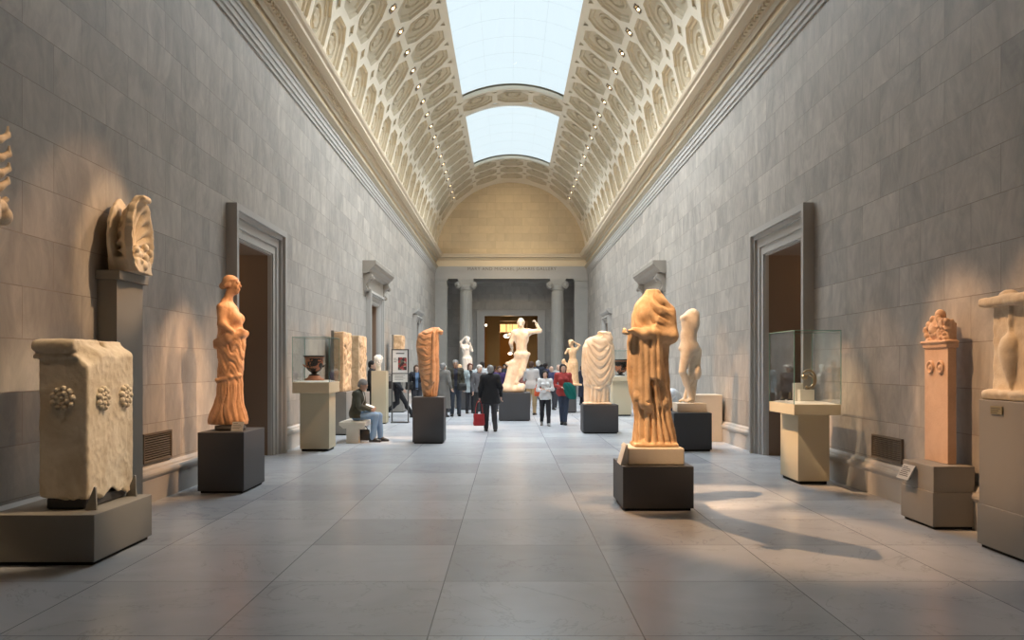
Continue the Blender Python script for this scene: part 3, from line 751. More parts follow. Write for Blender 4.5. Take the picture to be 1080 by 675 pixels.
def pedestal(name, x0, x1, y0, y1, h, mat, label, gap=True, seam=None, cat='pedestal'):
    """museum pedestal on a recessed toe"""
    cx, cy = (x0+x1)/2, (y0+y1)/2; o = empty(name, (cx, cy, 0), 0, label, cat); a, b = (x1-x0)/2, (y1-y0)/2
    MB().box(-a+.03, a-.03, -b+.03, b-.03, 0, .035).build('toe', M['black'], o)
    if seam:
        MB().box(-a, a, -b, b, .03, seam-.004, .006).build('lower_block', M[mat], o)
        i = .012; MB().box(-a+i, a-i, -b+i, b-i, seam-.01, h, .006).build('upper_block', M[mat], o)
    else: MB().box(-a, a, -b, b, .03, h, .006).build('block', M[mat], o)
    return o
def label_card(loc, rz, w, h, label, mat='greycard', tilt=.9, lines=5, parent=None):
    """slanted label holder with printed lines"""
    o = empty('label_card', loc, rz, label, 'label')
    c_, s_ = math.cos(tilt), math.sin(tilt)
    b = MB(); P = lambda x, t, n: (x, t*c_*-1+n*s_*-1, t*s_*-1+n*c_)
    vs = [P(x, t, n) for n in (-.006, .006) for t in (0, h) for x in (-w/2, w/2)]
    b.add(vs, [(0,2,3,1),(4,5,7,6),(0,1,5,4),(2,6,7,3),(0,4,6,2),(1,3,7,5)]); b.build('card', M[mat], o)
    t_ = MB()
    for q in range(lines):
        t0 = h*(.15+.7*q/lines); ww = w*(.38 if q else .25)
        t_.add([P(-w*.4, t0, .0075), P(-w*.4+ww*2*(.8+.2*((q*7) % 3)/2), t0, .0075), P(-w*.4+ww*2*(.8+.2*((q*7) % 3)/2), t0+h*.05, .0075), P(-w*.4, t0+h*.05, .0075)], [(0, 1, 2, 3)])
    t_.build('printed_lines', M['ink'], o)
    MB().prism([(0, -.01), (0, -h*s_), (-h*c_*.9, -h*s_), (-.004, -.01)], 'x', -.012, .012).build('prop', M['metal'], o); return o

# ---------------------------------------------------------------- robed woman in profile (left)
pedestal('pedestal', -4.02, -3.42, 11.04, 11.98, .79, 'dark', 'dark charcoal pedestal carrying the robed woman statue with a head')
def robed_woman():
    f = SDF((-.42, -.32, -.03), (.32, .32, 2.06), .0115)
    k = .94
    secs = [(.00, -.03, 0, .24, .17), (.06, -.03, 0, .25, .18), (.13, -.03, 0, .235, .18), (.27, -.02, 0, .185, .17), (.42, -.005, 0, .155, .165), (.65, 0, 0, .155, .17), (.86, .008, 0, .16, .18),
            (1.0, .01, 0, .172, .19), (1.10, .015, 0, .178, .19), (1.22, .012, 0, .17, .175), (1.30, .0, 0, .155, .165), (1.40, -.005, 0, .150, .165), (1.50, -.015, 0, .135, .175), (1.58, -.03, 0, .105, .185), (1.64, -.045, 0, .07, .14), (1.67, -.05, 0, .045, .07)]
    def disp(ph, z, q):
        n = vnoise(np.cos(ph)*3+0*z, np.sin(ph)*3+0*z, z*4, 3)
        low = 1-smooth(z, .5, .62)
        mid = smooth(z, .5, .62)*(1-smooth(z, 1.20, 1.28)); up = smooth(z, 1.24, 1.32)
        ph2 = np.abs(np.arctan2(np.sin(ph-PI/2), np.cos(ph-PI/2)))                # 0 at the front of the walker (+x)
        d = low*(.024*fold(ph*6.5+z*2.6*np.sin(ph)+n*1.4, .5)+.010*fold(ph*17+z*5*np.sin(ph)+n*2.5, .6)-.016)
        d = d+mid*(.020*fold((z-.16*ph2)*15+n*1.6, .6)+.008*fold((z-.2*ph2)*37+n*2.5, .7)-.014)
        d = d+up*(.012*fold((z+.10*ph2)*22+n*1.4, .8)-.005)
        return d
    f.loft(secs, disp=disp, k=0)
    # bundled himation roll across the waist, dropping towards the back
    for q in range(3):
        f.cone((-.15, -.13-.01*q, 1.04+.035*q), (.03, -.195, 1.13+.03*q), .030, .036, .03); f.cone((.03, -.195, 1.13+.03*q), (.175, -.08, 1.20+.025*q), .036, .032, .03)
        f.cone((.175, -.08, 1.20+.025*q), (.18, .1, 1.2+.02*q), .03, .03, .03)
    f.cone((-.12, -.17, .60), (.05, -.16, .64), .024, .022, .03); f.cone((.05, -.16, .64), (.16, -.05, .66), .022, .018, .03)
    f.cone((-.14, -.10, .57), (-.12, -.17, .60), .02, .024, .02)
    # breasts, near upper arm broken above the wrist, other shoulder
    f.ell((.105, -.075, 1.42), (.062, .065, .065), .05); f.ell((.105, .075, 1.42), (.062, .065, .065), .05)
    f.cone((-.06, -.185, 1.555), (-.045, -.215, 1.34), .062, .056, .05); f.cone((-.045, -.215, 1.34), (.075, -.20, 1.245), .055, .040, .03)
    f.cone((-.06, .185, 1.555), (-.06, .20, 1.40), .058, .052, .05)
    f.cone((.10, -.07, .05), (.19, -.08, .03), .035, .026, .03); f.cone((.10, .07, .05), (.17, .08, .03), .035, .026, .03)
    f.cone((-.055, 0, 1.62), (-.005, 0, 1.775), .062, .055, .05)
    J = joints(hd=(.02, 0, 1.875), yaw=PI/2); headprims(f, J, 1.13)
    # waved hair drawn into a knot
    Mh = np.array(rotm(PI/2))
    for q in range(9):
        a = -1.25+q*.31; f.cone((.105*math.cos(a*.9)*.55+.02, .083*math.sin(a)*1.05, 1.955-.02*abs(a)), (-.07, .05*math.sin(a), 1.92-.03*abs(a)), .017, .02, .008)
    f.ell((-.01, 0, 1.93), (.098, .086, .078), .02); f.ell((-.105, 0, 1.86), (.045, .05, .045), .02)
    for q in (-1, 1): f.cone((.075, .055*q, 1.94), (-.04, .09*q, 1.855), .02, .024, .015)
    f.noise(.004, 14, 4)
    return f
o = empty('robed_woman_statue', (X(243.5, 11.5), 11.48, .79), 0, 'orange-lit marble statue of a robed woman in profile with head but no forearm', 'statue')
MB().lathe([(0, 0), (.20, 0), (.20, .055), (.19, .06), (0, .06)], 40).build('mount_disc', M['metal'], o)
sobj(robed_woman(), 'figure', M['marbleB'], o, (0, 0, .075))
label_card((-3.53, 11.17, .917), 0, .15, .14, 'small pale label card on the corner of the left charcoal pedestal', 'greycard', 1.0, 4)

# ---------------------------------------------------------------- large headless draped figure (right, near)
pedestal('pedestal', 1.304, 2.11, 9.70, 10.60, .507, 'dark', 'low dark charcoal pedestal under the big headless draped statue and its stone plinth')
o = empty('stone_plinth', (1.705, 10.13, .507), 0, 'pale limestone plinth between the headless draped statue and its low dark pedestal', 'plinth')
MB().box(-.325, .325, -.30, .30, 0, .195, .014).build('slab', M['plinth'], o)
def draped_big():
    f = SDF((-.42, -.36, -.02), (.38, .32, 1.88), .0095)
    s = .00327
    def S(y, l, r, d=.17, cy=0): c_ = (l+r)/2; return ((592-y)*s, (c_-135)*s, cy, (r-l)/2*s, d)
    secs = [S(592, 66, 228, .20), S(560, 68, 224, .20), S(500, 72, 214, .185), (.53, .0, 0, .228, .18), S(400, 66, 201, .18), S(350, 58, 197, .185), S(300, 56, 195, .19), S(250, 54, 196, .19), S(200, 56, 199, .19),
            S(150, 60, 202, .185), S(120, 64, 203, .18), S(95, 68, 202, .17), S(75, 76, 196, .15), S(58, 92, 182, .12), S(45, 110, 172, .09), S(32, 122, 165, .06), (1.84, (143-135)*s, 0, .05, .045)]
    def disp(ph, z, q):
        n = vnoise(np.cos(ph)*2.5+0*z, np.sin(ph)*2.5+0*z, z*3, 8); n2 = vnoise(np.cos(ph)*6+0*z, np.sin(ph)*6+0*z, z*9, 5)
        lowm = 1-smooth(z, .42, .56-.10*np.sin(ph))
        # thin chiton pleats at the foot, heavy mantle folds falling from the forearm
        d = lowm*(.050*fold(ph*9+n*1.2, .9)-.042-.014*smooth(z, .1, .5))
        ml = (1-lowm)*(1-smooth(z, 1.25, 1.38))
        left = smooth(-ph, -.35, .1)
        d = d+ml*left*(.070*fold(ph*6.6+z*.8+n*1.0, .9)-.046)
        d = d+ml*(1-left)*(.046*fold(ph*5.5+(z-1.3)*3.6+n*1.3, .9)-.032)
        upm = smooth(z, 1.25, 1.38)
        d = d+upm*(.045*fold((z-.20*(ph-.9)**2)*19+n*1.0, .9)-.030)*smooth(ph, -.35, .15)
        d = d-upm*(1-smooth(ph, -.35, .15))*.012*fold(z*14+ph*5, 1)
        return d+.004*n2
    f.loft(secs, disp=disp, k=0, p=2.2)
    # arm wrapped in the mantle, bent across: shoulder right -> elbow -> hand at the waist left
    f.cone((.20, -.02, 1.58), (.215, -.07, 1.30), .085, .085, .06); 
    for q in range(5):
        f.cone((.10-.02*q, -.15-.01*q, 1.62-.05*q), (.24, -.10, 1.50-.045*q), .018, .022, .025)
    f.cone((.215, -.08, 1.30), (-.10, -.22, 1.33), .085, .060, .06); f.cone((-.10, -.22, 1.33), (-.24, -.20, 1.36), .055, .038, .03)
    hand(f, (-.12, -.21, 1.34), (-.235, -.20, 1.36), -1, 1.15, 1.1, d=(-.8, -.2, -.35), fk=.006)
    f.ell((-.09, -.10, 1.55), (.08, .07, .09), .05); f.cone((-.02, 0, 1.62), (.01, 0, 1.84), .10, .075, .06)
    # drapery ends hanging from the hand, zigzag edge
    for x0, z1, w_, yy in ((-.25, .96, .030, -.13), (-.21, .60, .042, -.16), (-.15, .52, .044, -.19), (-.085, .50, .040, -.205), (-.02, .82, .036, -.215), (.045, .80, .030, -.21)):
        f.cone((x0, yy, 1.34), (x0+.015, yy+.01, z1), w_*.62, w_, .022)
    f.cone((-.27, -.12, 1.34), (-.27, -.12, 1.15), .03, .02, .02)
    for q, (x0, z0) in enumerate(((-.19, .55), (-.12, .47), (-.05, .42))): f.ell((x0, -.17, z0+.04), (.05, .04, .07), .02)
    # breaks across the mantle
    f.cone((.02, -.23, .775), (.12, -.21, .765), .016, .020, .01, 's'); f.cone((-.04, -.22, .80), (.03, -.23, .775), .006, .014, .01, 's')
    f.cone((-.07, -.23, .53), (.08, -.20, .50), .014, .008, .01, 's'); f.cone((.08, -.20, .50), (.22, -.13, .48), .008, .010, .01, 's')
    f.cone((-.05, -.24, .42), (0, -.22, .36), .012, .018, .01, 's')
    f.cone((-.11, -.14, .05), (-.13, -.20, .03), .04, .028, .03)
    f.box((.03, 0, .015), (.255, .215, .03), .02, .03)
    f.ell((.0, .0, 1.90), (.12, .10, .05), .02, 's')
    f.noise(.004, 12, 4); f.noise(.006, 4, 9)
    return f
o = empty('headless_draped_statue', (1.70, 10.15, .702), 0, 'largest headless orange marble statue wrapped in a mantle, hand at its waist', 'statue')
sobj(draped_big(), 'figure', M['marbleA'], o)
o = empty('label_bracket', (1.326, 9.98, .505), 0, 'triangular grey label wedge leaning at the left of the limestone plinth', 'label')
MB().prism([(-.03, 0), (.05, 0), (.05, .24), (.04, .24)], 'y', -.16, .16).build('wedge', M['greycard'], o)
MB().prism([(-.034, .004), (-.031, .004), (.037, .238), (.034, .238)], 'y', -.15, .15).build('card', M['paper'], o)

# ---------------------------------------------------------------- nude headless youth (right, behind)
pedestal('pedestal', 3.20, 3.94, 16.5, 17.4, .74, 'dark', 'dark charcoal pedestal under the headless nude statue near the right wall')
o = empty('stone_plinth', (3.60, 16.95, .74), 0, 'small pale stone plinth under the feet of the headless nude', 'plinth')
MB().box(-.29, .29, -.25, .25, 0, .18, .012).build('slab', M['plinth'], o)
def nude_youth():
    s = 1.13; q = lambda *a: tuple(V3(*a)*s)
    f = SDF((-.42, -.40, -.02), (.44, .44, 1.95), .0115)
    # image frame: x right, -y to the viewer
    J = joints()
    T = lambda px, py, y=0.: ((px-150)*.00363, y, (592-py)*.00363)
    f.cone(T(130, 305, -.04), T(100, 422, -.11), .125, .072, .05); f.cone(T(100, 425, -.11), T(150, 560, -.05), .070, .042, .03); f.ell(T(118, 465, -.06), (.062, .07, .13), .04)
    f.cone(T(165, 310, .06), T(160, 430, .03), .118, .068, .05); f.cone(T(160, 430, .03), T(128, 560, .12), .064, .040, .03); f.ell(T(155, 460, .07), (.058, .065, .12), .03)
    f.cone(T(152, 572, -.03), T(112, 580, -.12), .038, .028, .03); f.cone(T(158, 575, -.03), T(128, 584, -.15), .038, .026, .03)
    f.cone(T(128, 572, .12), T(95, 584, .06), .036, .026, .03)
    f.ell(T(143, 288), (.195, .155, .165), .06); f.ell(T(178, 300, .05), (.085, .11, .12), .04); f.ell(T(165, 305, .10), (.09, .08, .10), .04)
    f.ell(T(137, 225), (.155, .13, .19), .06); f.cone(T(140, 270), T(148, 150), .14, .145, .05); f.ell(T(146, 150), (.168, .155, .22), .06); f.ell(T(165, 112, .02), (.125, .15, .13), .06)
    f.ell(T(116, 128, -.07), (.07, .08, .065), .03); f.ell(T(112, 130, .07), (.06, .08, .065), .03)
    f.ell(T(172, 150, -.03), (.09, .13, .19), .06)
    f.cone(T(95, 268, -.13), T(150, 250, -.16), .006, .004, .02, 's'); f.ell(T(92, 296, -.03), (.035, .035, .05), .02)
    f.cone(T(110, 150, -.17), T(150, 162, -.17), .010, .010, .02, 's')
    f.ell(T(168, 108, -.235), (.085, .085, .13), .02, 's')
    # prop: tree stump with a round shield-like lump against the back of the leg
    f.cone((.05, .14, .0), (.12, .14, .62), .06, .075, .05); f.ell(T(190, 425, .06), (.085, .12, .15), .03); f.cone(T(192, 390, .1), T(195, 310, .12), .06, .09, .05)
    f.noise(.004, 13, 2)
    return f
o = empty('headless_nude_statue', (3.62, 16.95, .92), 0, 'headless armless nude marble youth leaning on one leg beside a stump', 'statue')
f = nude_youth(); sobj(f, 'figure', M['marbleC'], o)
o = empty('pedestal', (4.32, 19.0, 0), 0, 'low pinkish stone block behind the headless nude, against the right wall', 'pedestal')
MB().box(-.36, .36, -.35, .35, 0, 1.02, .01).build('block', M['plinth'], o)

# ---------------------------------------------------------------- broad togate torso (right centre)
pedestal('pedestal', 1.83, 2.69, 20.8, 21.6, .70, 'dark', 'dark charcoal pedestal under the broad headless togate statue')
def toga():
    f = SDF((-.46, -.34, -.02), (.46, .3, 1.88), .011)
    s = .00329
    def S(y, l, r, d): return ((600-y)*s, ((l+r)/2-192)*s, 0, (r-l)/2*s, d)
    secs = [S(600, 88, 285, .22), S(480, 92, 282, .20), S(400, 88, 300, .21), S(330, 76, 306, .22), S(250, 78, 306, .22), S(150, 90, 304, .20), S(120, 104, 302, .19), S(105, 118, 300, .17), S(95, 132, 298, .15), S(78, 180, 296, .12), S(62, 212, 290, .10), S(56, 225, 280, .07)]
    def disp(ph, z, q):
        n = vnoise(np.cos(ph)*2.5+0*z, np.sin(ph)*2.5+0*z, z*3, 21)
        low = 1-smooth(z, .42, .50)
        a = (z-1.35)+0; U = z-.62*np.minimum((ph-.08)**2, 1.4)
        mid = smooth(z, .44, .52)*(1-smooth(z, 1.40, 1.5)); core = 1-smooth(np.abs(ph-.08), .85, 1.25)
        d = low*(.045*fold(ph*8.5+n*.8, .45)-.052)
        d = d+mid*core*(.042*fold(U*14.5+n*.6, .5)+.008*fold(U*35+n*1.5, .6)-.026)
        d = d+mid*(1-core)*(.034*fold(ph*8+n*1.0, .5)-.020)
        d = d+smooth(z, 1.4, 1.5)*(.02*fold((z+.25*ph)*15+n, .8)-.008)
        return d
    f.loft(secs, disp=disp, k=0, p=2.4)
    # overfold edge
    pts = [(-.26, .55), (-.16, .43), (0, .385), (.14, .45), (.26, .60)]
    for a, b in zip(pts, pts[1:]): f.cone((a[0], -.20+abs(a[0])*.35, a[1]), (b[0], -.20+abs(b[0])*.35, b[1]), .03, .03, .03)
    for x_ in (-.31, .33): f.cone((x_, -.05, 1.40), (x_*1.02, -.06, .75), .062, .075, .05)
    f.cone((-.30, -.03, .95), (-.27, -.06, .05), .06, .075, .04)
    f.ell((.12, -.02, 1.76), (.15, .12, .06), .03); f.ell((-.03, -.07, 1.72), (.16, .10, .09), .03, 's')
    f.cone((-.28, -.1, 1.35), (.22, -.2, 1.36), .02, .02, .03)
    f.box((-.02, 0, .015), (.34, .23, .03), .02, .03)
    f.noise(.005, 9, 4); return f
o = empty('togate_statue', (X(630.5, 21.15), 21.15, .70), 0, 'broad headless cream statue with deep U-shaped toga folds over pleats', 'statue')
sobj(toga(), 'figure', M['marbleC'], o)

# ---------------------------------------------------------------- slim draped torso (left centre)
pedestal('pedestal', -2.03, -1.37, 18.1, 18.8, .986, 'dark', 'tall dark charcoal pedestal under the slim orange draped torso')
def slim():
    f = SDF((-.36, -.28, -.02), (.36, .28, 1.56), .010); s = .00271
    def S(y, l, r, d): return ((622-y)*s, ((l+r)/2-172)*s, 0, (r-l)/2*s, d)
    secs = [S(622, 122, 222, .13), S(560, 110, 232, .15), S(500, 104, 239, .165), S(400, 90, 242, .18), S(300, 80, 240, .185), S(230, 66, 238, .18), S(180, 70, 238, .18), S(140, 80, 238, .17), S(115, 90, 238, .15), S(98, 120, 240, .12), S(82, 165, 246, .09), S(70, 195, 240, .05)]
    def disp(ph, z, q):
        n = vnoise(np.cos(ph)*2.5+0*z, np.sin(ph)*2.5+0*z, z*4, 31)
        U = z-.16*np.minimum((ph+.35)**2, 2.5); core = 1-smooth(ph, .15, .5)
        d = core*(.024*fold(U*24+n*2.2, .55)+.010*fold(U*52+n*3, .6)-.018)+(1-core)*(.032*fold(ph*7+.4*np.sin(z*9)+n, .5)-.018)
        return d
    f.loft(secs, disp=disp, k=0)
    f.cone((.14, -.02, 1.42), (.245, -.05, 1.40), .055, .045, .04); f.cone((.245, -.05, 1.40), (.25, -.05, 1.36), .035, .03, .02)
    f.cone((.09, -.17, 1.38), (.07, -.17, .35), .028, .045, .03)
    f.ell((-.13, -.06, 1.05), (.14, .13, .06), .04)
    f.noise(.006, 12, 7); return f
o = empty('slim_draped_torso', (X(453.5, 18.45), 18.45, .986), 0, 'slim headless orange draped torso with tight curved folds', 'statue')
sobj(slim(), 'figure', M['marbleB'], o)

# ---------------------------------------------------------------- nude warrior from behind, arm raised (centre)
pedestal('pedestal', -.285, .66, 25.6, 26.6, .85, 'dark', 'wide dark charcoal pedestal under the nude statue with its arm raised')
def warrior():
    s = .00405
    def Q(px, py, y=0.0): return ((px-205)*s, y, (632-py)*s)
    f = SDF((-.62, -.42, -.03), (.72, .40, 2.32), .015)
    # ground rock and tree stump
    f.cone(Q(100, 612), Q(215, 612), .14, .11, .08); f.ell(Q(110, 600, .02), (.18, .20, .17), .06); f.ell(Q(205, 600), (.15, .15, .13), .05); f.ell(Q(222, 585), (.10, .10, .08), .04)
    f.cone(Q(118, 590, .02), Q(150, 420, .02), .165, .13, .05); f.cone(Q(150, 420, .02), Q(172, 395, .0), .13, .09, .04); f.ell(Q(112, 418), (.07, .06, .06), .03)
    # weight leg, free leg
    f.cone(Q(193, 360), Q(175, 470), .135, .09, .04); f.cone(Q(175, 470), Q(150, 575, .0), .085, .06, .04)
    f.cone(Q(242, 365, .0), Q(228, 460, -.05), .130, .082, .05); f.cone(Q(228, 460, -.05), Q(180, 552, -.03), .080, .048, .03); f.ell(Q(212, 492, -.06), (.078, .08, .13), .04)
    f.cone(Q(180, 552, -.03), Q(172, 575, .05), .045, .04, .03); f.cone(Q(182, 560, -.05), Q(205, 572, .10), .045, .038, .03)
    # pelvis, buttocks, back
    f.ell(Q(218, 345), (.205, .15, .16), .06); f.ell(Q(192, 355, -.06), (.11, .11, .12), .03); f.ell(Q(243, 355, -.06), (.11, .11, .12), .03)
    f.ell(Q(215, 295), (.168, .13, .20), .07); f.ell(Q(215, 225), (.23, .15, .26), .07); f.ell(Q(215, 190), (.25, .13, .15), .05)
    f.cone(Q(165, 185), Q(268, 182), .10, .10, .06)
    f.cone(Q(216, 200, -.16), Q(217, 320, -.13), .014, .014, .03, 's')
    for q in (-1, 1): f.ell(Q(216+q*28, 205, -.12), (.085, .05, .10), .04); f.ell(Q(216+q*14, 285, -.10), (.04, .04, .14), .04)
    # short wrap round the hips
    f.loft([((632-352)*s, .05, 0, .235, .17), ((632-335)*s, .05, 0, .225, .165)], k=.03, disp=lambda ph, z, q: .012*fold(ph*9, .6)); f.ell(Q(270, 345), (.05, .06, .05), .03)
    # raised arm to the right; lowered arm to the left
    f.cone(Q(272, 180), Q(355, 172, .02), .085, .062, .05); f.cone(Q(355, 172, .02), Q(328, 118, .04), .060, .042, .03)
    hand(f, Q(355, 172, .02), Q(328, 118, .04), 1, 1.35, 1.3, fk=.008)
    f.cone(Q(160, 188), Q(136, 262, .0), .085, .062, .04); f.cone(Q(136, 262), Q(146, 300, .20), .060, .045, .03); f.cone(Q(128, 200, .2), Q(112, 205, .28), .06, .05, .03)
    hand(f, Q(136, 262), Q(146, 300, .20), -1, 1.35, 1.0, fk=.008)
    # neck and helmeted head bowed a little
    f.cone(Q(214, 170), Q(213, 140, .01), .085, .075, .05)
    J = joints(hd=Q(212, 118, .02), yaw=PI-.25); headprims(f, J, 1.28)
    f.ell(Q(212, 108, .0), (.118, .135, .105), .02); f.ell(Q(212, 88, -.01), (.075, .085, .06), .05); f.cone(Q(210, 128, -.10), Q(213, 132, -.09), .05, .05, .03)
    f.noise(.004, 9, 4); return f
o = empty('warrior_statue', (X(548.5, 25.9), 25.95, .85), 0, 'nude marble warrior seen from behind, right arm raised, leaning on a stump', 'statue')
sobj(warrior(), 'figure', M['marbleC'], o)

# ---------------------------------------------------------------- far statues
def far_venus():
    f = SDF((-.38, -.3, -.02), (.38, .3, 2.02), .015)
    def disp(ph, z, q): return .02*fold(ph*6+z*3, .7)-.008
    f.loft([(0, .03, 0, .20, .18), (.3, .03, 0, .18, .17), (.7, .02, 0, .17, .15), (.95, .02, 0, .18, .15), (1.02, .01, 0, .17, .14)], k=0, disp=disp)
    f.ell((0, 0, 1.02), (.175, .13, .14), .05); f.ell((-.02, 0, 1.2), (.125, .1, .16), .06); f.ell((-.05, 0, 1.38), (.15, .11, .16), .06)
    for q in (-1, 1): f.ell((-.05+q*.07, -.09, 1.38), (.055, .05, .055), .03)
    f.cone((-.20, 0, 1.48), (.09, 0, 1.46), .06, .06, .05); f.cone((-.03, 0, 1.5), (0, 0, 1.62), .05, .045, .04)
    J = joints(hd=(.01, 0, 1.70), yaw=.6); headprims(f, J, 1.0)
    f.ell((.02, .03, 1.76), (.10, .10, .08), .03); f.ell((.03, .11, 1.72), (.05, .05, .05), .03)
    f.cone((.10, 0, 1.45), (.20, -.03, 1.30), .05, .04, .03); f.cone((.20, -.03, 1.30), (.12, -.08, 1.60), .04, .028, .03)
    f.cone((-.20, 0, 1.48), (-.24, -.04, 1.62), .05, .042, .03); f.cone((-.24, -.04, 1.62), (-.10, -.08, 1.78), .04, .03, .03)
    hand(f, (-.24, -.04, 1.62), (-.10, -.08, 1.78), -1, 1.1, .9, fk=.006)
    return f
pedestal('pedestal', X(484.5, 32), X(501, 32), 32, 32.8, .72, 'dark', 'dark pedestal behind the crowd under the white female statue, left of the warrior')
o = empty('white_female_statue', (X(492.5, 32.3), 32.3, .72), 0, 'pale standing female statue with an arm bent to her head, before the left column', 'statue')
MB().box(-.26, .26, -.24, .24, 0, .2, .01).build('plinth', M['marbleW'], o)
sobj(far_venus(), 'figure', M['marbleW'], o, (0, 0, .2))
def far_girl():
    f = SDF((-.42, -.3, -.02), (.42, .3, 1.72), .015)
    def disp(ph, z, q): return .02*fold(ph*5+z*4, .7)-.008
    f.loft([(0, .05, 0, .17, .16), (.4, .04, 0, .15, .14), (.72, .02, 0, .17, .14), (.82, .01, 0, .16, .13)], k=0, disp=disp)
    f.ell((.01, 0, .86), (.165, .12, .13), .05); f.ell((0, 0, 1.03), (.12, .10, .14), .06); f.ell((-.01, 0, 1.2), (.15, .11, .14), .06)
    f.cone((-.16, 0, 1.28), (.15, 0, 1.30), .055, .055, .05); f.cone((0, 0, 1.33), (-.03, 0, 1.43), .05, .045, .04)
    J = joints(hd=(-.06, 0, 1.50), yaw=-.8); headprims(f, J, .98); f.ell((-.06, .03, 1.57), (.10, .09, .075), .03)
    f.cone((-.16, 0, 1.28), (-.26, -.02, 1.14), .05, .038, .03)
    f.cone((.15, 0, 1.30), (.24, -.03, 1.43), .05, .04, .03); f.cone((.24, -.03, 1.43), (.06, -.06, 1.54), .038, .028, .03)
    hand(f, (.24, -.03, 1.43), (.06, -.06, 1.54), 1, 1.1, .9, fk=.006)
    # crouching companion leaning beside
    f.cone((-.30, 0, .10), (-.14, 0, .55), .14, .12, .06); f.cone((-.14, 0, .55), (-.30, 0, .80), .10, .08, .05); f.ell((-.32, 0, .86), (.07, .075, .09), .03); f.cone((-.30, 0, .74), (-.40, -.05, .50), .04, .035, .03)
    f.box((-.05, 0, .02), (.36, .22, .05), .02, .04)
    return f
pedestal('pedestal', X(594, 30), X(608, 30), 30, 30.8, .95, 'dark', 'dark pedestal behind the red-sweater visitor under the statue group')
o = empty('statue_group', (X(604, 30.3), 30.3, .95), 0, 'tan standing figure touching its head beside a crouching one, before the right column', 'statue')
sobj(far_girl(), 'figure', M['marbleA'], o)
def bust(name, loc, s, label, mat, yaw=0, hair=True):
    f = SDF((-.34*s, -.24*s, -.02), (.34*s, .24*s, .78*s), .012)
    J = joints(hd=(0, 0, .60*s), yaw=yaw); headprims(f, J, 1.25*s)
    f.cone((0, .01, .30*s), (0, 0, .52*s), .075*s, .065*s, .05)
    f.ell((0, 0, .20*s), (.23*s, .13*s, .20*s), .05); f.cone((-.2*s, 0, .28*s), (.2*s, 0, .28*s), .07*s, .07*s, .06)
    f.cutz(lo=.0)
    if hair: f.ell((0, .03, .68*s), (.12*s, .12*s, .09*s), .02)
    o = empty(name, loc, 0, label, 'bust'); sobj(f, 'figure', M[mat], o); return o
pedestal('pedestal', X(461, 30.5), X(475, 30.5), 30.5, 31.1, .98, 'dark', 'dark pedestal hidden behind the grey-coated visitor, carrying a white bust')
bust('marble_bust', (X(467.5, 30.8), 30.8, .98), .95, 'white marble bust above the grey-haired visitor in a long coat', 'marbleW', .4)
pedestal('pedestal', X(479.5, 33), X(489, 33), 33, 33.5, 1.10, 'greige', 'slim pedestal behind the crowd under the small orange-lit bust')
bust('marble_bust', (X(484.6, 33.2), 33.2, 1.10), .80, 'small warm-lit marble bust just left of the white female statue', 'marbleA', -.5)
# small statue in the far right corner beside the wall
# ---------------------------------------------------------------- head on a pedestal (left)
pedestal('pedestal', -3.90, -3.48, 24.3, 24.8, 1.51, 'beige', 'slim pale pedestal carrying the single marble head by the left wall')
f = SDF((-.24, -.26, -.02), (.24, .26, .52), .011)
J = joints(hd=(0, 0, .27), yaw=.35); headprims(f, J, 1.42); f.cone((0, .03, .0), (0, .02, .16), .082, .072, .05)
f.ell((0, .02, .33), (.125, .15, .115), .02); f.cutz(lo=0)
for q in range(30):
    a = q*2.4; t_ = .15+.85*(q/30); f.ell((.125*math.cos(a)*t_, .025+.145*math.sin(a)*t_ if math.sin(a) > -.6 else .03, .345+.10*math.sqrt(max(0, 1-t_*t_))+.0), (.028, .028, .024), .012)
f.noise(.004, 20, 3)
o = empty('marble_portrait', (X(399, 24.5), 24.5, 1.51), 0, 'oversized white marble head on the slim pale pedestal', 'sculpture'); sobj(f, 'figure', M['marbleW'], o)
# ================================================================ CASES, RELIEFS, BLOCKS
# big broken block with rosettes (left, near)
pedestal('low_pedestal', -4.30, -3.415, 7.04, 8.18, .42, 'greige', 'low wide greige pedestal under the broken rosette block, nearest on the left')
def block():
    f = SDF((-.62, -.62, -.03), (.40, .60, 1.56), .013)
    # near room-side corner at (+.21,-.44)
    f.box((0, 0, .72), (.21, .44, .70), .02)
    f.box((-.02, -.03, 1.40), (.245, .47, .060), .055, .015); f.box((-.02, -.01, 1.315), (.232, .455, .022), .02, .005)
    f.cone((-.30, -.46, 1.352), (.3, -.50, 1.352), .008, .008, .006, 's')
    # chipped corner and sloping break along the room side of the top
    f.box((.33, .06, 1.47), (.17, .44, .17), .03, .03, 's', M=rotm(.0, 0, .62))
    f.box((.04, .03, 1.52), (.10, .045, .12), .01, .03, 's')
    f.ell((.24, -.40, 1.40), (.13, .18, .16), .04, 's'); f.ell((.22, .1, 1.36), (.05, .08, .05), .02, 's')
    # ragged bottom
    x, y, z = f.x, f.y, f.z
    rag = .10+.10*vnoise(x*5+0*z, y*5+0*z, 0*z+.5+0*x, 3)+.05*vnoise(x*14+0*z, y*14+0*z, 0*z+.5+0*x, 6)-.10*(y+.44)*.4+.16*np.clip(-(x+.02)*2.5, 0, 1)*0
    f.F = np.maximum(f.F, rag-z)
    f.noise(.006, 6, 2); f.noise(.004, 22, 6); f.noise(.003, 40, 8)
    return f
o = empty('carved_block', (-3.78, 7.69, .42), 0, 'tall broken tan stone block carved with rosettes, chipped at the top', 'sculpture')
sobj(block(), 'block', M['limeblock'], o)
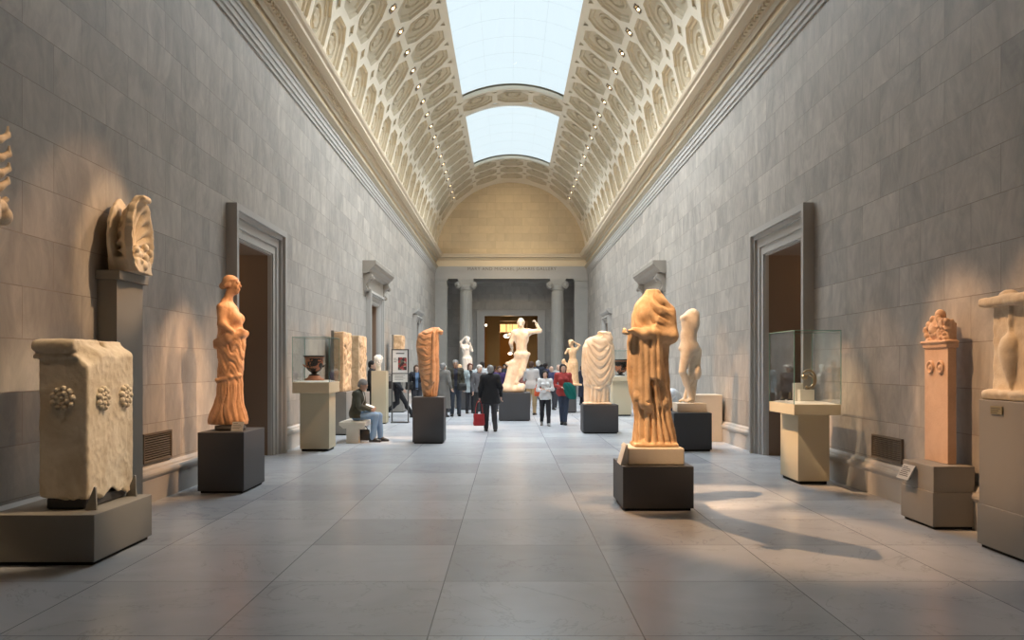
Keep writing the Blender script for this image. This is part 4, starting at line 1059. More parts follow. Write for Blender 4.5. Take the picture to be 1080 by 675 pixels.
def rosette():
    f = SDF((-.14, -.05, -.14), (.14, .05, .14), .006)
    for ring, n_, r_ in ((.085, 9, .026), (.045, 7, .024)):
        for q in range(n_):
            a = 2*PI*q/n_+ring*9; f.ell((ring*math.cos(a), 0, ring*math.sin(a)), (r_, .034, r_), .004)
    f.ell((0, 0, 0), (.02, .040, .02), .004); f.noise(.003, 30, 2); return f.mesh('rosette')
rm_ = rosette()
for i_, (loc, rz) in enumerate((((.0, -.447, .955), 0), ((.217, -.19, .945), PI/2), ((.217, .25, .95), PI/2))):
    r_ = link('rosette', rm_, M['limeblock'] if i_ == 0 else None, o, loc); r_.rotation_euler = (0, 0, rz)
for y_ in (-.405, .37):
    MB().prism([(.17, 0), (.27, 0), (.262, .19), (.25, .20)], 'y', y_-.012, y_+.012).build('support_bracket', M['greige'], o)
MB().box(-.18, .17, -.38, .38, 0, .10, .02).build('support_core', M['dark'], o)

# fan-shaped akroterion on its tall wall pedestal
def tall_pedestal(y0, y1, zt, lb):
    x0, x1 = XL+.0, -4.165
    o = empty('tall_wall_pedestal', ((x0+x1)/2, (y0+y1)/2, 0), 0, lb, 'pedestal'); a, b = (x1-x0)/2, (y1-y0)/2
    MB().box(-a+.105, a, -b, b, 0, .45, .004).build('foot', M['greige'], o)
    MB().box(-a+.004, a, -b, b, .445, zt-.10, .004).build('shaft', M['greige'], o)
    MB().box(-a+.004, a+.05, -b-.04, b+.04, zt-.10, zt, .006).build('cap', M['greige'], o); return o
tall_pedestal(9.08, 9.73, 2.67, 'tall slim greige pedestal against the left wall under the fan-shaped carving')
def palmette(s=1.0, seed=1):
    f = SDF((-.42*s, -.27*s, -.02), (.42*s, .24*s, 1.0*s), .0105)
    x, y, z = f.x, f.y, f.z
    # outline in the x-z plane, facing -Y: a leaf-like arch
    cx, cz = 0.0, .28*s
    r = np.sqrt((x-cx)**2+((z-cz)*1.0)**2+0*y); a = np.arctan2(x-cx+0*z, z-cz+0*x)+0*y
    rad = (.63-.30*np.abs(a/PI)**.9)*s*(1-.14*np.abs(np.sin(a)))
    edge = rad*(1+.018*np.abs(np.sin(a*9)))
    rib = np.abs(np.sin(a*9.0))**.8
    q = np.clip(r/edge, 0, 1.2)
    front = -.02*s-.13*s*q**2.2+.060*s*(1-rib)*np.clip(q*2, 0, 1)*(1-smooth(q, .78, .95))       # surface of the front shell, curling forward to its rim
    back = front+.085*s
    d = np.maximum(r-edge, np.maximum(front-y, y-back))*.8
    f.F = np.minimum(f.F, d)
    bx = .13*s; d2 = np.maximum(np.sqrt((x+.0)**2+(z-cz)**2+0*y)-edge*.93, np.abs(y-.12*s)-.05*s+.03*s*q)*.8
    f.F = smin(f.F, d2, .02)
    # rolled rim tip at the crown
    f.cone((-.10*s, -.17*s, .86*s), (.10*s, -.17*s, .86*s), .035*s, .035*s, .03)
    # acanthus and volutes at the foot
    rs = random.Random(seed)
    f.box((0, 0, .07*s), (.27*s, .16*s, .09*s), .03, .04)
    for q_ in range(16):
        aa = rs.uniform(-.22, .22)*s; zz = rs.uniform(.08, .36)*s*(1-abs(aa)/s); f.ell((aa, rs.uniform(-.16, -.10)*s, zz), (rs.uniform(.03, .055)*s, .04*s, rs.uniform(.03, .06)*s), .012)
    for sx in (-1, 1):
        for t in range(14):
            an = t*.5; rr = (.075-.004*t)*s; f.ell((sx*(.15*s+rr*math.cos(an)), -.13*s, .15*s+rr*math.sin(an)), (.018*s, .03*s, .018*s), .01)
    for q_ in range(7): f.ell((rs.uniform(-.15, .15)*s, -.17*s, rs.uniform(.1, .4)*s), (.018*s,)*3, .01, 's')
    f.cutz(lo=0); f.noise(.006, 12, seed); return f
o = empty('fan_akroterion', (-4.165, 9.41, 2.67), PI/2+.12, 'fan-shaped carved akroterion with radiating flutes on the tall left wall pedestal', 'sculpture')
sobj(palmette(.95, 1), 'carving', M['limeblock'], o, (0, .0, 0))
tall_pedestal(5.98, 6.68, 2.80, 'tall greige pedestal just beyond the left edge under the leafy carving')
def leafy():
    f = SDF((-.45, -.25, -.02), (.62, .2, 1.0), .011)
    f.box((0, 0, .10), (.30, .13, .11), .04)
    for q_ in range(4):
        b0 = (.05, 0, .20+.10*q_); L_ = .50-.03*abs(q_-1.5)
        z1 = (.29, .40, .525, .67)[q_]
        p = [b0, (.22, -.02, z1-.02), (.22+L_*.34, -.05, z1-.005), (.22+L_*.53, -.07, z1+.05), (.22+L_*.50, -.08, z1+.085+.01*q_)]
        rr = [.048, .040, .031, .022, .012]
        for a in range(4): f.cone(p[a], p[a+1], rr[a], rr[a+1], .02)
        f.cone((p[0][0], -.1, p[0][2]+.02), (p[2][0], -.13, p[2][2]+.02), .02, .02, .02, 's')
    for q_ in range(7): f.ell((.12+.05*q_, -.04, .10+.035*math.sin(q_*1.7)), (.065, .08, .06), .02)
    f.ell((.42, -.03, .06), (.10, .09, .08), .02); f.cone((.38, -.04, .14), (.46, -.06, .20), .03, .025, .02)
    f.ell((0, 0, .42), (.3, .10, .38), .05)
    f.noise(.005, 14, 3); return f
o = empty('leaf_akroterion', (-4.13, 6.36, 2.80), PI/2, 'carved stone leaf tips curling into view at the left edge of the photo', 'sculpture')
sobj(leafy(), 'carving', M['limeblock'], o, (.10, 0, 0))

# vase case (left)
def glass_case(x0, x1, y0, y1, zp0, zp1, zt, sx0, sx1, sy0, sy1, lb):
    cx, cy = (x0+x1)/2, (y0+y1)/2; o = empty('display_case', (cx, cy, 0), 0, lb, 'display case')
    q = lambda a, b, c_, d_: (a-cx, b-cx, c_-cy, d_-cy)
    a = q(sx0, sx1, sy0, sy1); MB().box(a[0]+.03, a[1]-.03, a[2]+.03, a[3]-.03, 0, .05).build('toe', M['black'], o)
    MB().box(*a, .045, zp0, .005).build('stand', M['beige'], o)
    b = q(x0, x1, y0, y1); w, d = (x1-x0)/2, (y1-y0)/2
    MB().box(-w, w, -d, d, zp0, zp1, .006).build('deck', M['beige'], o)
    r = .035
    MB().add([(-w+r*4, -d+r*4, zp1+.03), (w-r*4, -d+r*4, zp1+.03), (w-r*4, d-r*4, zp1+.03), (-w+r*4, d-r*4, zp1+.03), (-w+r, -d+r, zp1), (w-r, -d+r, zp1), (w-r, d-r, zp1), (-w+r, d-r, zp1)],
             [(0, 1, 2, 3), (4, 5, 1, 0), (5, 6, 2, 1), (6, 7, 3, 2), (7, 4, 0, 3)]).build('tray', M['paper'], o)
    t = .008
    for nm_, bb in (('front', (-w, w, -d, -d+t)), ('back', (-w, w, d-t, d)), ('side', (-w, -w+t, -d+t, d-t)), ('side', (w-t, w, -d+t, d-t))):
        MB().box(*bb, zp1+.001, zt-t).build('glass_'+nm_, M['glass'], o)
    MB().box(-w, w, -d, d, zt-t, zt).build('glass_top', M['glass'], o)
    e = MB(); rr = .004
    for xx in (-w, w):
        for yy in (-d, d): e.box(xx-rr, xx+rr, yy-rr, yy+rr, zp1, zt)
    for xx in (-w, w): e.box(xx-rr, xx+rr, -d, d, zt-rr, zt+rr)
    for yy in (-d, d): e.box(-w, w, yy-rr, yy+rr, zt-rr, zt+rr)
    e.build('glass_edges', M['glassedge'], o); return o
# painted pottery: orange figures on black glaze
def pottery(name, band):
    m, nt, p = newmat(name); L = nt.links.new; tc = N(nt, 'ShaderNodeTexCoord'); sp = N(nt, 'ShaderNodeSeparateXYZ'); L(tc.outputs['Object'], sp.inputs[0])
    no = N(nt, 'ShaderNodeTexNoise', Scale=9.0, Detail=2.5, Roughness=.55, Distortion=1.2); L(tc.outputs['Object'], no.inputs['Vector'])
    g = N(nt, 'ShaderNodeMath', operation='GREATER_THAN'); g.inputs[1].default_value = .50; L(no.outputs['Fac'], g.inputs[0])
    a = N(nt, 'ShaderNodeMath', operation='GREATER_THAN'); a.inputs[1].default_value = band[0]; L(sp.outputs[2], a.inputs[0])
    b = N(nt, 'ShaderNodeMath', operation='LESS_THAN'); b.inputs[1].default_value = band[1]; L(sp.outputs[2], b.inputs[0])
    m1 = N(nt, 'ShaderNodeMath', operation='MULTIPLY'); L(a.outputs[0], m1.inputs[0]); L(b.outputs[0], m1.inputs[1])
    m2 = N(nt, 'ShaderNodeMath', operation='MULTIPLY'); L(m1.outputs[0], m2.inputs[0]); L(g.outputs[0], m2.inputs[1])
    mx = N(nt, 'ShaderNodeMix', data_type='RGBA'); mx.inputs['A'].default_value = (.02, .015, .013, 1); mx.inputs['B'].default_value = (.52, .18, .08, 1)
    L(m2.outputs[0], mx.inputs['Factor']); L(mx.outputs['Result'], p.inputs['Base Color']); p.inputs['Roughness'].default_value = .3; return m
M['krater'] = pottery('krater_glaze', (.09, .33)); M['clay'] = plain('red_clay', (.50, .22, .12), .6)
def krater(loc, s, lb, handles=True):
    o = empty('krater', loc, .4, lb, 'vase')
    pr = [(0, .0), (.105, .0), (.11, .012), (.10, .022), (.06, .035), (.052, .05), (.075, .07), (.12, .10), (.155, .15), (.172, .21), (.178, .28), (.182, .34), (.195, .37), (.215, .385), (.218, .395), (.20, .40), (.175, .385), (.165, .34), (.16, .2), (.06, .09), (0, .085)]
    MB().lathe([(r_*s, z_*s) for r_, z_ in pr], 56).build('body', M['krater'], o)
    for q in (-1, 1):
        MB().tube([(q*(.165+.055*math.sin(t*PI/8))*s, 0, 0) if False else (q*(.160+.06*math.sin(t*PI/8))*s, (-.05+.1*t/8)*s, (.17+.05*math.sin(t*PI/8))*s) for t in range(9)], .011*s, 8).build('handle', M['krater'], o)
    MB().lathe([(.184*s, .345*s), (.198*s, .362*s), (.199*s, .368*s), (.186*s, .35*s)], 56).build('rim_band', M['clay'], o)
    return o
glass_case(-4.10, -3.40, 16.2, 17.2, 1.13, 1.34, 2.2, -4.03, -3.46, 16.5, 17.1, 'tall beige display case with a glass box holding one painted bowl-shaped vase')
vx = X(331.5, 16.7)
o = empty('vase_stand', (vx, 16.7, 1.371), 0, 'round pinkish riser under the painted vase in the left case', 'stand')
MB().lathe([(0, 0), (.19, 0), (.19, .02), (.12, .06), (.11, .09), (0, .09)], 40).build('riser', M['clay'], o)
krater((vx, 16.7, 1.461), .98, 'black and orange painted krater inside the left glass case')
# display case (right)
glass_case(3.855, 4.485, 11.5, 12.6, .985, 1.13, 2.13, 4.035, 4.475, 11.88, 12.65, 'beige display case with tall glass box holding a small bronze on a white cube')
o = empty('display_cube', (X(849, 11.95), 11.95, 1.16), 0, 'white display cube inside the right glass case', 'stand')
MB().box(-.10, .10, -.10, .10, 0, .16, .004).build('low_block', M['paper'], o); MB().box(-.13, -.02, .02, .14, 0, .25, .004).build('tall_block', M['paper'], o)
o = empty('bronze_ornament', (X(852.5, 11.93), 11.93, 1.32), .2, 'curled bronze handle-like ornament on the white cube in the right case', 'sculpture')
MB().tube([(.11*math.cos(a), 0, .14+.13*math.sin(a)) for a in [-1.9+q*.26 for q in range(18)]], [.010+.010*math.sin(q/17*PI) for q in range(18)], 10).build('loop', M['bronze'], o)
MB().tube([(.075*math.cos(a)-.01, -.03, .12+.09*math.sin(a)) for a in [-2.2+q*.3 for q in range(14)]], .014, 8).build('inner_loop', M['bronze'], o)
MB().lathe([(0, 0), (.03, .0), (.045, .02), (.05, .05), (.03, .075), (0, .08)], 20, (-.06, 0, .14)).build('boss', M['bronze'], o)
MB().tube([(-.035, 0, .0), (-.035, 0, .05)], .008, 8).build('pin', M['metal'], o)
for dx_, lb in ((-.22, 'small dark bronze figurine standing left of the white cube'), (-.33, 'smallest dark bronze piece at the far left inside the right case')):
    o = empty('figurine', (X(849, 12.2)+dx_, 12.2, 1.16), 0, lb, 'sculpture'); hh = .12 if dx_ > -.3 else .06
    MB().box(-.035, .035, -.03, .03, 0, .02, .003).build('base', M['metal'], o)
    MB().lathe([(0, .018), (.02, .02), (.014, hh*.35), (.022, hh*.55), (.008, hh*.75), (.015, hh*.88), (0, hh)], 14).build('body', M['bronze'], o)
# case with two vases (right, far)
glass_case(3.40, 4.10, 28.0, 28.9, 1.16, 1.30, 2.16, 3.44, 4.06, 28.1, 28.8, 'wide pale display case behind the togate statue holding a painted krater')
krater((X(655, 28.3), 28.4, 1.331), 1.35, 'large red and black krater seen between the togate and the big draped statue')

# rosette stele (right)
pedestal('pedestal', 4.27, 4.71, 8.58, 9.28, .637, 'greige', 'squat greige two-part pedestal under the orange rosette stele', seam=.38)
M['sandstone'] = statuary('orange_sandstone', (.74, .50, .34), (.55, .33, .2), 4.0, amt=.5, rough=.7)
def crown():
    f = SDF((-.30, -.12, -.02), (.30, .10, .42), .0085); rs = random.Random(5)
    f.box((0, 0, .035), (.262, .065, .035), .015); f.box((0, -.01, .065), (.27, .075, .014), .01, .01)
    f.box((0, .01, .16), (.245, .045, .11), .02, .01); f.cone((-.05, .01, .2), (-.0, .01, .34), .10, .05, .04); f.ell((0, 0, .36), (.06, .05, .05), .03)
    for q in range(46):
        a = rs.uniform(-.23, .23); z_ = rs.uniform(.08, .30-.05*abs(a)); f.ell((a, -.045, z_), (rs.uniform(.016, .034), .028, rs.uniform(.018, .04)), .008, M=rotm(0, 0, rs.uniform(-1, 1)))
    for q in range(16): f.ell((rs.uniform(-.22, .22), -.07, rs.uniform(.08, .26)), (.012, .02, .014), .006, 's')
    for sx in (-1, 1): f.cone((sx*.22, 0, .20), (sx*.245, 0, .28), .035, .02, .02); f.ell((sx*.06, -.05, .31), (.03, .03, .04), .01)
    f.noise(.003, 25, 2); return f
o = empty('rosette_stele', (4.565, 9.02, .637), -PI/2, 'tall narrow orange stele with two rosettes and a leafy carved crown', 'sculpture')
MB().box(-.245, .245, -.045, .045, 0, 1.21, .006).build('shaft', M['sandstone'], o)
for sx in (-.105, .105):
    MB().lathe([(0, -.018), (.02, -.02), (.024, -.006), (.046, -.006), (.05, -.02), (.066, -.022), (.072, -.008), (.074, .004), (0, .004)], 28, (sx*1.0, -.045, 1.0), 'y').build('rosette', M['sandstone'], o)
for ch in o.children:
    if ch.name.startswith('rosette'):
        for v in ch.data.vertices: v.co.y = -.045-abs(v.co.y+.045) if False else (-.045-(-(v.co.y+.045)) if False else v.co.y)
sobj(crown(), 'crown', M['sandstone'], o, (0, 0, 1.20))
label_card((4.262, 9.05, .60), -PI/2, .26, .17, 'slanted grey label on the front of the rosette stele pedestal', 'greycard', 1.05, 6)
# amphora stele (right edge)
pedestal('pedestal', 4.30, 4.70, 6.95, 7.83, 1.345, 'greige', 'tall greige two-part pedestal cut off by the right edge of the photo', seam=.40)
def amphora_stele():
    f = SDF((-.46, -.20, -.02), (.46, .12, .98), .0105)
    f.box((0, .04, .46), (.30, .045, .46), .015); f.ell((.34, .04, .62), (.04, .1, .12), .03, 's')
    f.box((0, .0, .035), (.33, .085, .05), .03, .02)
    f.loft([(.10, 0, -.01, .022, .022), (.13, 0, -.01, .03, .03), (.15, 0, -.01, .025, .025), (.20, 0, -.012, .06, .05), (.28, 0, -.015, .075, .068), (.38, 0, -.015, .094, .080), (.46, 0, -.015, .102, .084), (.53, 0, -.015, .094, .078), (.57, 0, -.012, .07, .06), (.585, 0, -.01, .03, .035), (.61, 0, -.01, .028, .03), (.66, 0, -.01, .022, .025), (.70, 0, -.01, .035, .035), (.73, 0, -.01, .022, .022), (.84, 0, -.01, .024, .024), (.88, 0, -.01, .06, .05), (.90, 0, -.01, .07, .05)], k=.008)
    f.box((0, -.01, .885), (.38, .10, .045), .03, .02); f.cone((-.36, -.04, .88), (-.22, -.07, .87), .045, .04, .02); f.cone((.36, -.04, .88), (.22, -.07, .87), .045, .04, .02)
    f.ell((-.05, 0, .945), (.10, .07, .035), .03)
    for q, a_ in enumerate((-.28, -.2, -.07, .02, .16, .27)): f.ell((a_, -.06, .055+.01*(q % 2)), (.05+.02*(q % 3), .04, .03), .03)
    f.noise(.010, 6, 2); f.noise(.005, 18, 5); return f
o = empty('amphora_stele', (4.43, 7.50, 1.345), -PI/2, 'broken stele carved with a tall slender amphora, at the right edge', 'sculpture')
sobj(amphora_stele(), 'slab', M['limeblock'], o)
o = empty('brass_plaque', (4.306, 7.52, 1.26), -PI/2, 'small brass plaque on the tall pedestal at the right edge', 'label')
MB().box(-.09, .09, -.008, .0, -.035, .035, .002).build('plate', M['brass'], o)
t_ = MB()
for q in range(3): t_.box(-.075, .06-.02*q, -.0095, -.0075, .012-.018*q, .018-.018*q)
t_.build('engraved_lines', M['ink'], o)

# upright reliefs along the left wall
def relief(x0, x1, y0, y1, z0, z1, seed, lb, bk):
    cx, cy = (x0+x1)/2, (y0+y1)/2; a, b = (y1-y0)/2, (x1-x0)/2; hh = z1-z0
    f = SDF((-a-.04, -b-.05, -.02), (a+.04, b+.03, hh+.04), .014); rs = random.Random(seed)
    f.box((0, 0, hh/2), (a, b, hh/2), .02)
    for q in range(60):
        f.ell((rs.uniform(-a*.8, a*.8), -b, rs.uniform(.06, hh-.08)), (rs.uniform(.03, .07), .03, rs.uniform(.04, .12)), .02, M=rotm(0, 0, rs.uniform(-1, 1)))
    f.noise(.010, 8, seed); f.noise(.006, 20, seed+1)
    o = empty('relief_slab', (cx, cy, z0), PI/2, lb, 'sculpture'); sobj(f, 'slab', M['marbleA'], o)
    MB().box(-a*.97, a*.97, b+.001, b+.07, 0, hh+.03, .004).build('mount_board', M['greige'], o); return o
pedestal('pedestal', -4.28, -3.85, 20.3, 21.5, 1.03, 'greige', 'grey pedestal under the first upright relief beyond the vase case', seam=None)
relief(-4.16, -3.93, 20.35, 21.4, 1.03, 2.47, 3, 'tall cream relief slab seen edge-on just beyond the vase case', True)
pedestal('pedestal', -4.28, -3.83, 22.2, 23.6, .95, 'greige', 'grey pedestal behind the seated reader under the second upright relief', seam=None)
relief(-4.16, -3.90, 22.3, 23.5, .95, 2.45, 4, 'second tall relief slab, between the seated reader and the hooded doorway', True)
pedestal('pedestal', -4.28, -3.72, 30.3, 31.5, 1.3, 'greige', 'grey pedestal by the left wall behind the information stand', seam=None)
relief(-4.10, -3.80, 30.5, 31.3, 1.3, 2.75, 5, 'farthest upright relief slab, above the information stand', True)

# information stand
o = empty('information_stand', (-3.14, 24.8, 0), 0, 'dark metal frame stand with a poster of a red patterned picture', 'sign')
w = .235; fr_ = MB()
for s_ in (-1, 1): fr_.box(s_*w-.018, s_*w+.018, -.02, .02, .03, 2.14)
fr_.box(-w, w, -.02, .02, 2.11, 2.14); fr_.build('frame', M['metal'], o)
MB().box(-w-.02, w+.02, -.18, .18, 0, .035, .005).build('foot', M['metal'], o)
MB().box(-w, w, -.02, .02, 1.42, 1.445).build('cross_bar', M['metal'], o)
MB().box(-w+.018, w-.018, -.008, .008, 1.445, 2.11).build('poster', M['paper'], o)
MB().box(-w+.018, w-.018, -.008, .008, 1.18, 1.42).build('text_panel', M['paper'], o)
m, nt, p = newmat('poster_picture'); vo = N(nt, 'ShaderNodeTexVoronoi', Scale=14.0); tc = N(nt, 'ShaderNodeTexCoord'); nt.links.new(tc.outputs['Object'], vo.inputs['Vector'])
rp = N(nt, 'ShaderNodeValToRGB'); rp.color_ramp.interpolation = 'CONSTANT'; e = rp.color_ramp.elements; e[0].color = (.05, .03, .03, 1); e[1].position = .35; e[1].color = (.35, .05, .05, 1)
for pos, c_ in ((.6, (.12, .13, .10, 1)), (.8, (.45, .35, .25, 1))): q = rp.color_ramp.elements.new(pos); q.color = c_
sp_ = N(nt, 'ShaderNodeSeparateColor'); nt.links.new(vo.outputs['Color'], sp_.inputs[0]); nt.links.new(sp_.outputs[0], rp.inputs['Fac']); nt.links.new(rp.outputs['Color'], p.inputs['Base Color'])
MB().box(-.06, .19, -.010, -.0085, 1.53, 1.90).build('picture', m, o)
t_ = MB()
for q in range(3): t_.box(-.19, -.10+.03*(q % 2), -.0095, -.0085, 1.86-.05*q, 1.875-.05*q)
for q in range(4): t_.box(-.16, .14-.05*(q % 2), -.0095, -.0085, 1.37-.04*q, 1.38-.04*q)
t_.box(-.12, .12, -.0095, -.0085, 2.0, 2.03); t_.build('printed_lines', M['ink'], o)

# stone benches
def bench(x, y, rz, lb, L_=1.15):
    o = empty('stone_bench', (x, y, 0), rz, lb, 'bench')
    MB().box(-.28, .28, -L_/2, L_/2, .375, .455, .012).build('seat', M['plinth'], o)
    MB().prism([(-.19, .315), (.19, .315), (.26, .375), (-.26, .375)], 'y', -L_/2+.02, L_/2-.02).build('moulding', M['plinth'], o)
    for s_ in (-1, 1): MB().box(-.13, .13, s_*(L_/2-.15)-.10, s_*(L_/2-.15)+.10, 0, .32, .006).build('leg', M['plinth'], o)
    return o
bench(-3.33, 18.75, 0, 'pale stone bench under the seated reader on the left')
bench(4.08, 20.2, 0, 'stone bench mostly hidden behind the big draped statue under the person in white')
# ================================================================ VISITORS
PM = {}
def cloth(col, r=.85):
    k_ = tuple(col)
    if k_ not in PM: PM[k_] = plain('cloth', col, r, var=.10, sc=9, bump=.3, bsc=90)
    return PM[k_]
SK = {'a': plain('skin_light', (.62, .40, .30), .5, var=.04), 'b': plain('skin_tan', (.48, .29, .20), .5, var=.04)}
HR = {'grey': cloth((.30, .29, .28)), 'black': cloth((.018, .014, .013)), 'brown': cloth((.07, .035, .02)), 'red': cloth((.12, .04, .025)), 'white': cloth((.55, .53, .50))}
def wrinkle(f, seed=1, a=.006): f.noise(a, 9, seed); f.noise(a*.5, 22, seed+3); return f
def person(px, d, height, rz, label, top=(.05,.05,.05), pants=(.05,.05,.06), shoes=(.02,.02,.02), hair='brown', cut='short', skin='a', tophem=.86, gtop=.028,
           coat=None, inner=None, fem=0, w=1.0, J=None, h=.0145, lo=(-.42, -.52, -.02), hi=(.42, .46, 1.76), bag=None, curl=.6, z=0, sleeves=True, collar=True, pxoff=0, name='person'):
    J = J or joints(); s = height/1.70
    o = empty(name, (X(px, d), d, z), rz, label, 'person'); o.scale = (s, s, s)
    f = body(J, lo, hi, h, w, fem, curl=curl); sobj(f, 'body', SK[skin], o)
    hh = h
    # trousers
    f = SDF(lo, hi, hh)
    P = V3(*J['pel']); f.ell(P, ((.155+.012*fem)*w+.014, .128, .12), .05)
    for s_ in 'LR': legprims(f, J, s_, .014, foot=False)
    for s_ in 'LR':
        an = V3(*J['an'+s_]); kn = V3(*J['kn'+s_]); f.cone(kn, an+(an-kn)*.02, .062, .056 if not fem else .047, .03)
    f.F = np.maximum(f.F, f.z-(P[2]+.12)); wrinkle(f, 2); sobj(f, 'trousers', cloth(pants), o)
    # shoes
    for s_ in 'LR':
        a = V3(*J['an'+s_]); g_ = SDF(a-V3(.24, .24, .12), a+V3(.24, .24, .06), .010); footprims(g_, J, s_, .008); g_.cutz(lo=-.002)
        g_.F = np.maximum(g_.F, g_.z-(a[2]+.012)); sobj(g_, 'shoe', cloth(shoes, .4), o)
    if inner:
        f = SDF(lo, hi, hh); torsoprims(f, J, w, fem, .010); f.cone(J['nec'], V3(*J['nec'])+V3(0, 0, .03), .062, .058, .03); f.cutz(lo=P[2]-.06); f.F = np.maximum(f.F, f.z-(J['nec'][2]+.035)); sobj(f, 'shirt', cloth(inner), o)
    # upper garment
    f = SDF(lo, hi, hh); torsoprims(f, J, w, fem, gtop-.008)
    hem = tophem
    if coat:
        hem = coat; zt = J['wai'][2]
        f.loft([(hem-.02, P[0], P[1], .215*w+.02, .175), (P[2]-.15, P[0], P[1], .20*w, .16), (P[2], P[0], P[1], .185*w, .15), (zt, J['wai'][0], J['wai'][1], .150*w, .125), (zt+.05, J['wai'][0], J['wai'][1], .14*w, .115)], k=.05,
               disp=lambda ph, z_, q: .012*np.sin(ph*7)*smooth(P[2]-z_, -.05, .3))
    else:
        f.ell(P+V3(0, 0, .02), (.165*w+.02, .135+.012, .15), .05)
        for s_ in 'LR': f.cone(V3(*J['hip'+s_]), V3(*J['hip'+s_])*.8+V3(*J['kn'+s_])*.2, .105, .10, .04)
    for s_ in 'LR':
        armprims(f, J, s_, gtop-.006, fore=False)
        el, wr = V3(*J['el'+s_]), V3(*J['wr'+s_])
        if sleeves: f.cone(el, wr-(wr-el)*.06, .055, .041, .03)
    if collar: f.cone(V3(*J['nec'])-V3(0, 0, .03), V3(*J['nec'])+V3(0, .005, .025), .074, .064, .03)
    if P[2] > .7: f.F = np.maximum(f.F, hem-f.z)
    else:
        f.F = np.maximum(f.F, P[2]-.06-f.z)
    if inner:          # open front shows the shirt
        yaw = 0; f.F = np.maximum(f.F, -(np.maximum(np.abs(f.x-P[0])-.045-.02*(f.z-1.1), f.y-P[1]*0-(P[1]-.02)) + 0*f.z)) if abs(P[1]) < .3 else f.F
    wrinkle(f, 5); sobj(f, 'coat' if coat else ('jacket' if inner else 'top'), cloth(top), o)
    # hair
    f = SDF(V3(*J['hd'])-V3(.2, .22, .36), V3(*J['hd'])+V3(.2, .22, .2), .010)
    c = V3(*J['hd']); Mx = np.array(rotm(J['yaw'], J['pitch'])); T = lambda x, y, z_: c+Mx@V3(x, y, z_)
    if cut != 'bald':
        f.ell(T(0, .022, .040), (.088, .100, .090), .02, M=Mx)
        if cut == 'short': f.ell(T(0, .055, -.02), (.072, .062, .07), .03, M=Mx)
        if cut in ('long', 'bob'):
            zb = -.20 if cut == 'long' else -.10
            for q in (-1, 1): f.cone(T(.06*q, .02, .03), T(.062*q, .03, zb), .042, .034, .03)
            f.cone(T(0, .06, .03), T(0, .07, zb-.02), .07, .055, .04)
        f.ell(T(0, -.125, -.035), (.060, .085, .092), .02, 's', M=Mx)
        f.noise(.006, 26, 4)
    else:
        f.cone(T(-.078, .03, -.01), T(.0, .10, -.01), .022, .026, .02); f.cone(T(.078, .03, -.01), T(.0, .10, -.01), .022, .026, .02)
    sobj(f, 'hair', HR[hair], o)
    return o, s
def bagobj(px, py, d, w, h_, t, col, label, name='handbag', cat='bag', strap=.16, rz=0):
    o = empty(name, (X(px, d), d, Z(py, d)), rz, label, cat)
    f = SDF((-w, -t*1.5, -.02), (w, t*1.5, h_*1.15), .011)
    f.loft([(0, 0, 0, w*.42, t*.5), (h_*.15, 0, 0, w*.5, t*.55), (h_*.6, 0, 0, w*.48, t*.45), (h_, 0, 0, w*.44, t*.15)], k=0, p=3); f.noise(.006, 10, 3); sobj(f, 'pouch', cloth(col, .5), o)
    MB().tube([(w*.3*math.cos(a), 0, h_*.92+strap*math.sin(a)) for a in [q*PI/12 for q in range(13)]], .009, 8).build('strap', cloth(col, .5), o); return o

# the seated reader on the bench
Js = joints(pel=(0, .02, .565), wai=(0, .02, .70), che=(0, -.02, .89), nec=(0, -.06, 1.06), hd=(0, -.125, 1.19), pitch=.45, yaw=-.15,
            hipL=(.09, 0, .55), knL=(.10, -.44, .545), anL=(.10, -.47, .10), hipR=(-.09, 0, .55), knR=(-.10, -.42, .55), anR=(-.12, -.36, .10),
            shL=(.175, -.02, 1.00), elL=(.23, -.09, .75), wrL=(.09, -.31, .70), shR=(-.175, -.02, 1.00), elR=(-.23, -.10, .75), wrR=(-.10, -.30, .68), fdL=(.05, -1, 0), fdR=(-.1, -1, 0))
o, s = person(381-4, 18.65, 1.76, PI/2-.1, 'seated grey-haired person in olive cardigan and blue jeans reading papers', top=(.075, .075, .055), pants=(.19, .32, .52), hair='grey', skin='b', J=Js, h=.0125, w=1.12,
              lo=(-.45, -.72, -.02), hi=(.45, .32, 1.42), inner=(.6, .58, .55), curl=.9)
ob = empty('sheet_of_paper', (X(392, 18.6)-.02, 18.63, .735), PI/2, 'white folded papers held by the seated reader', 'paper')
MB().add([(-.10, -.08, 0), (.0, -.08, .03), (.10, -.08, 0), (-.10, .10, .07), (0, .10, .10), (.10, .10, .07), (-.10, -.08, -.004), (.0, -.08, .026), (.10, -.08, -.004), (-.10, .10, .066), (0, .10, .096), (.10, .10, .066)],
         [(0, 1, 4, 3), (1, 2, 5, 4), (6, 9, 10, 7), (7, 10, 11, 8), (0, 6, 7, 1), (1, 7, 8, 2), (3, 4, 10, 9), (4, 5, 11, 10), (0, 3, 9, 6), (2, 8, 11, 5)]).build('sheets', M['paper'], ob)
bagobj(383, 464.5, 18.53, .32, .24, .14, (.02, .02, .02), 'black bag on the floor at the feet of the seated reader', 'shoulder_bag', 'bag', .10)

# walkers
def walk(a=.22, arms=.12, **o):
    q = dict(knL=(.10, -.14*a/.22-.02, .50), anL=(.10, -.30*a/.22, .085), knR=(-.10, -.02, .49), anR=(-.10, .26*a/.22, .13),
             wrL=(.25, -.02+arms, .87), wrR=(-.25, -.10-arms, .89)); q.update(o); return joints(**q)
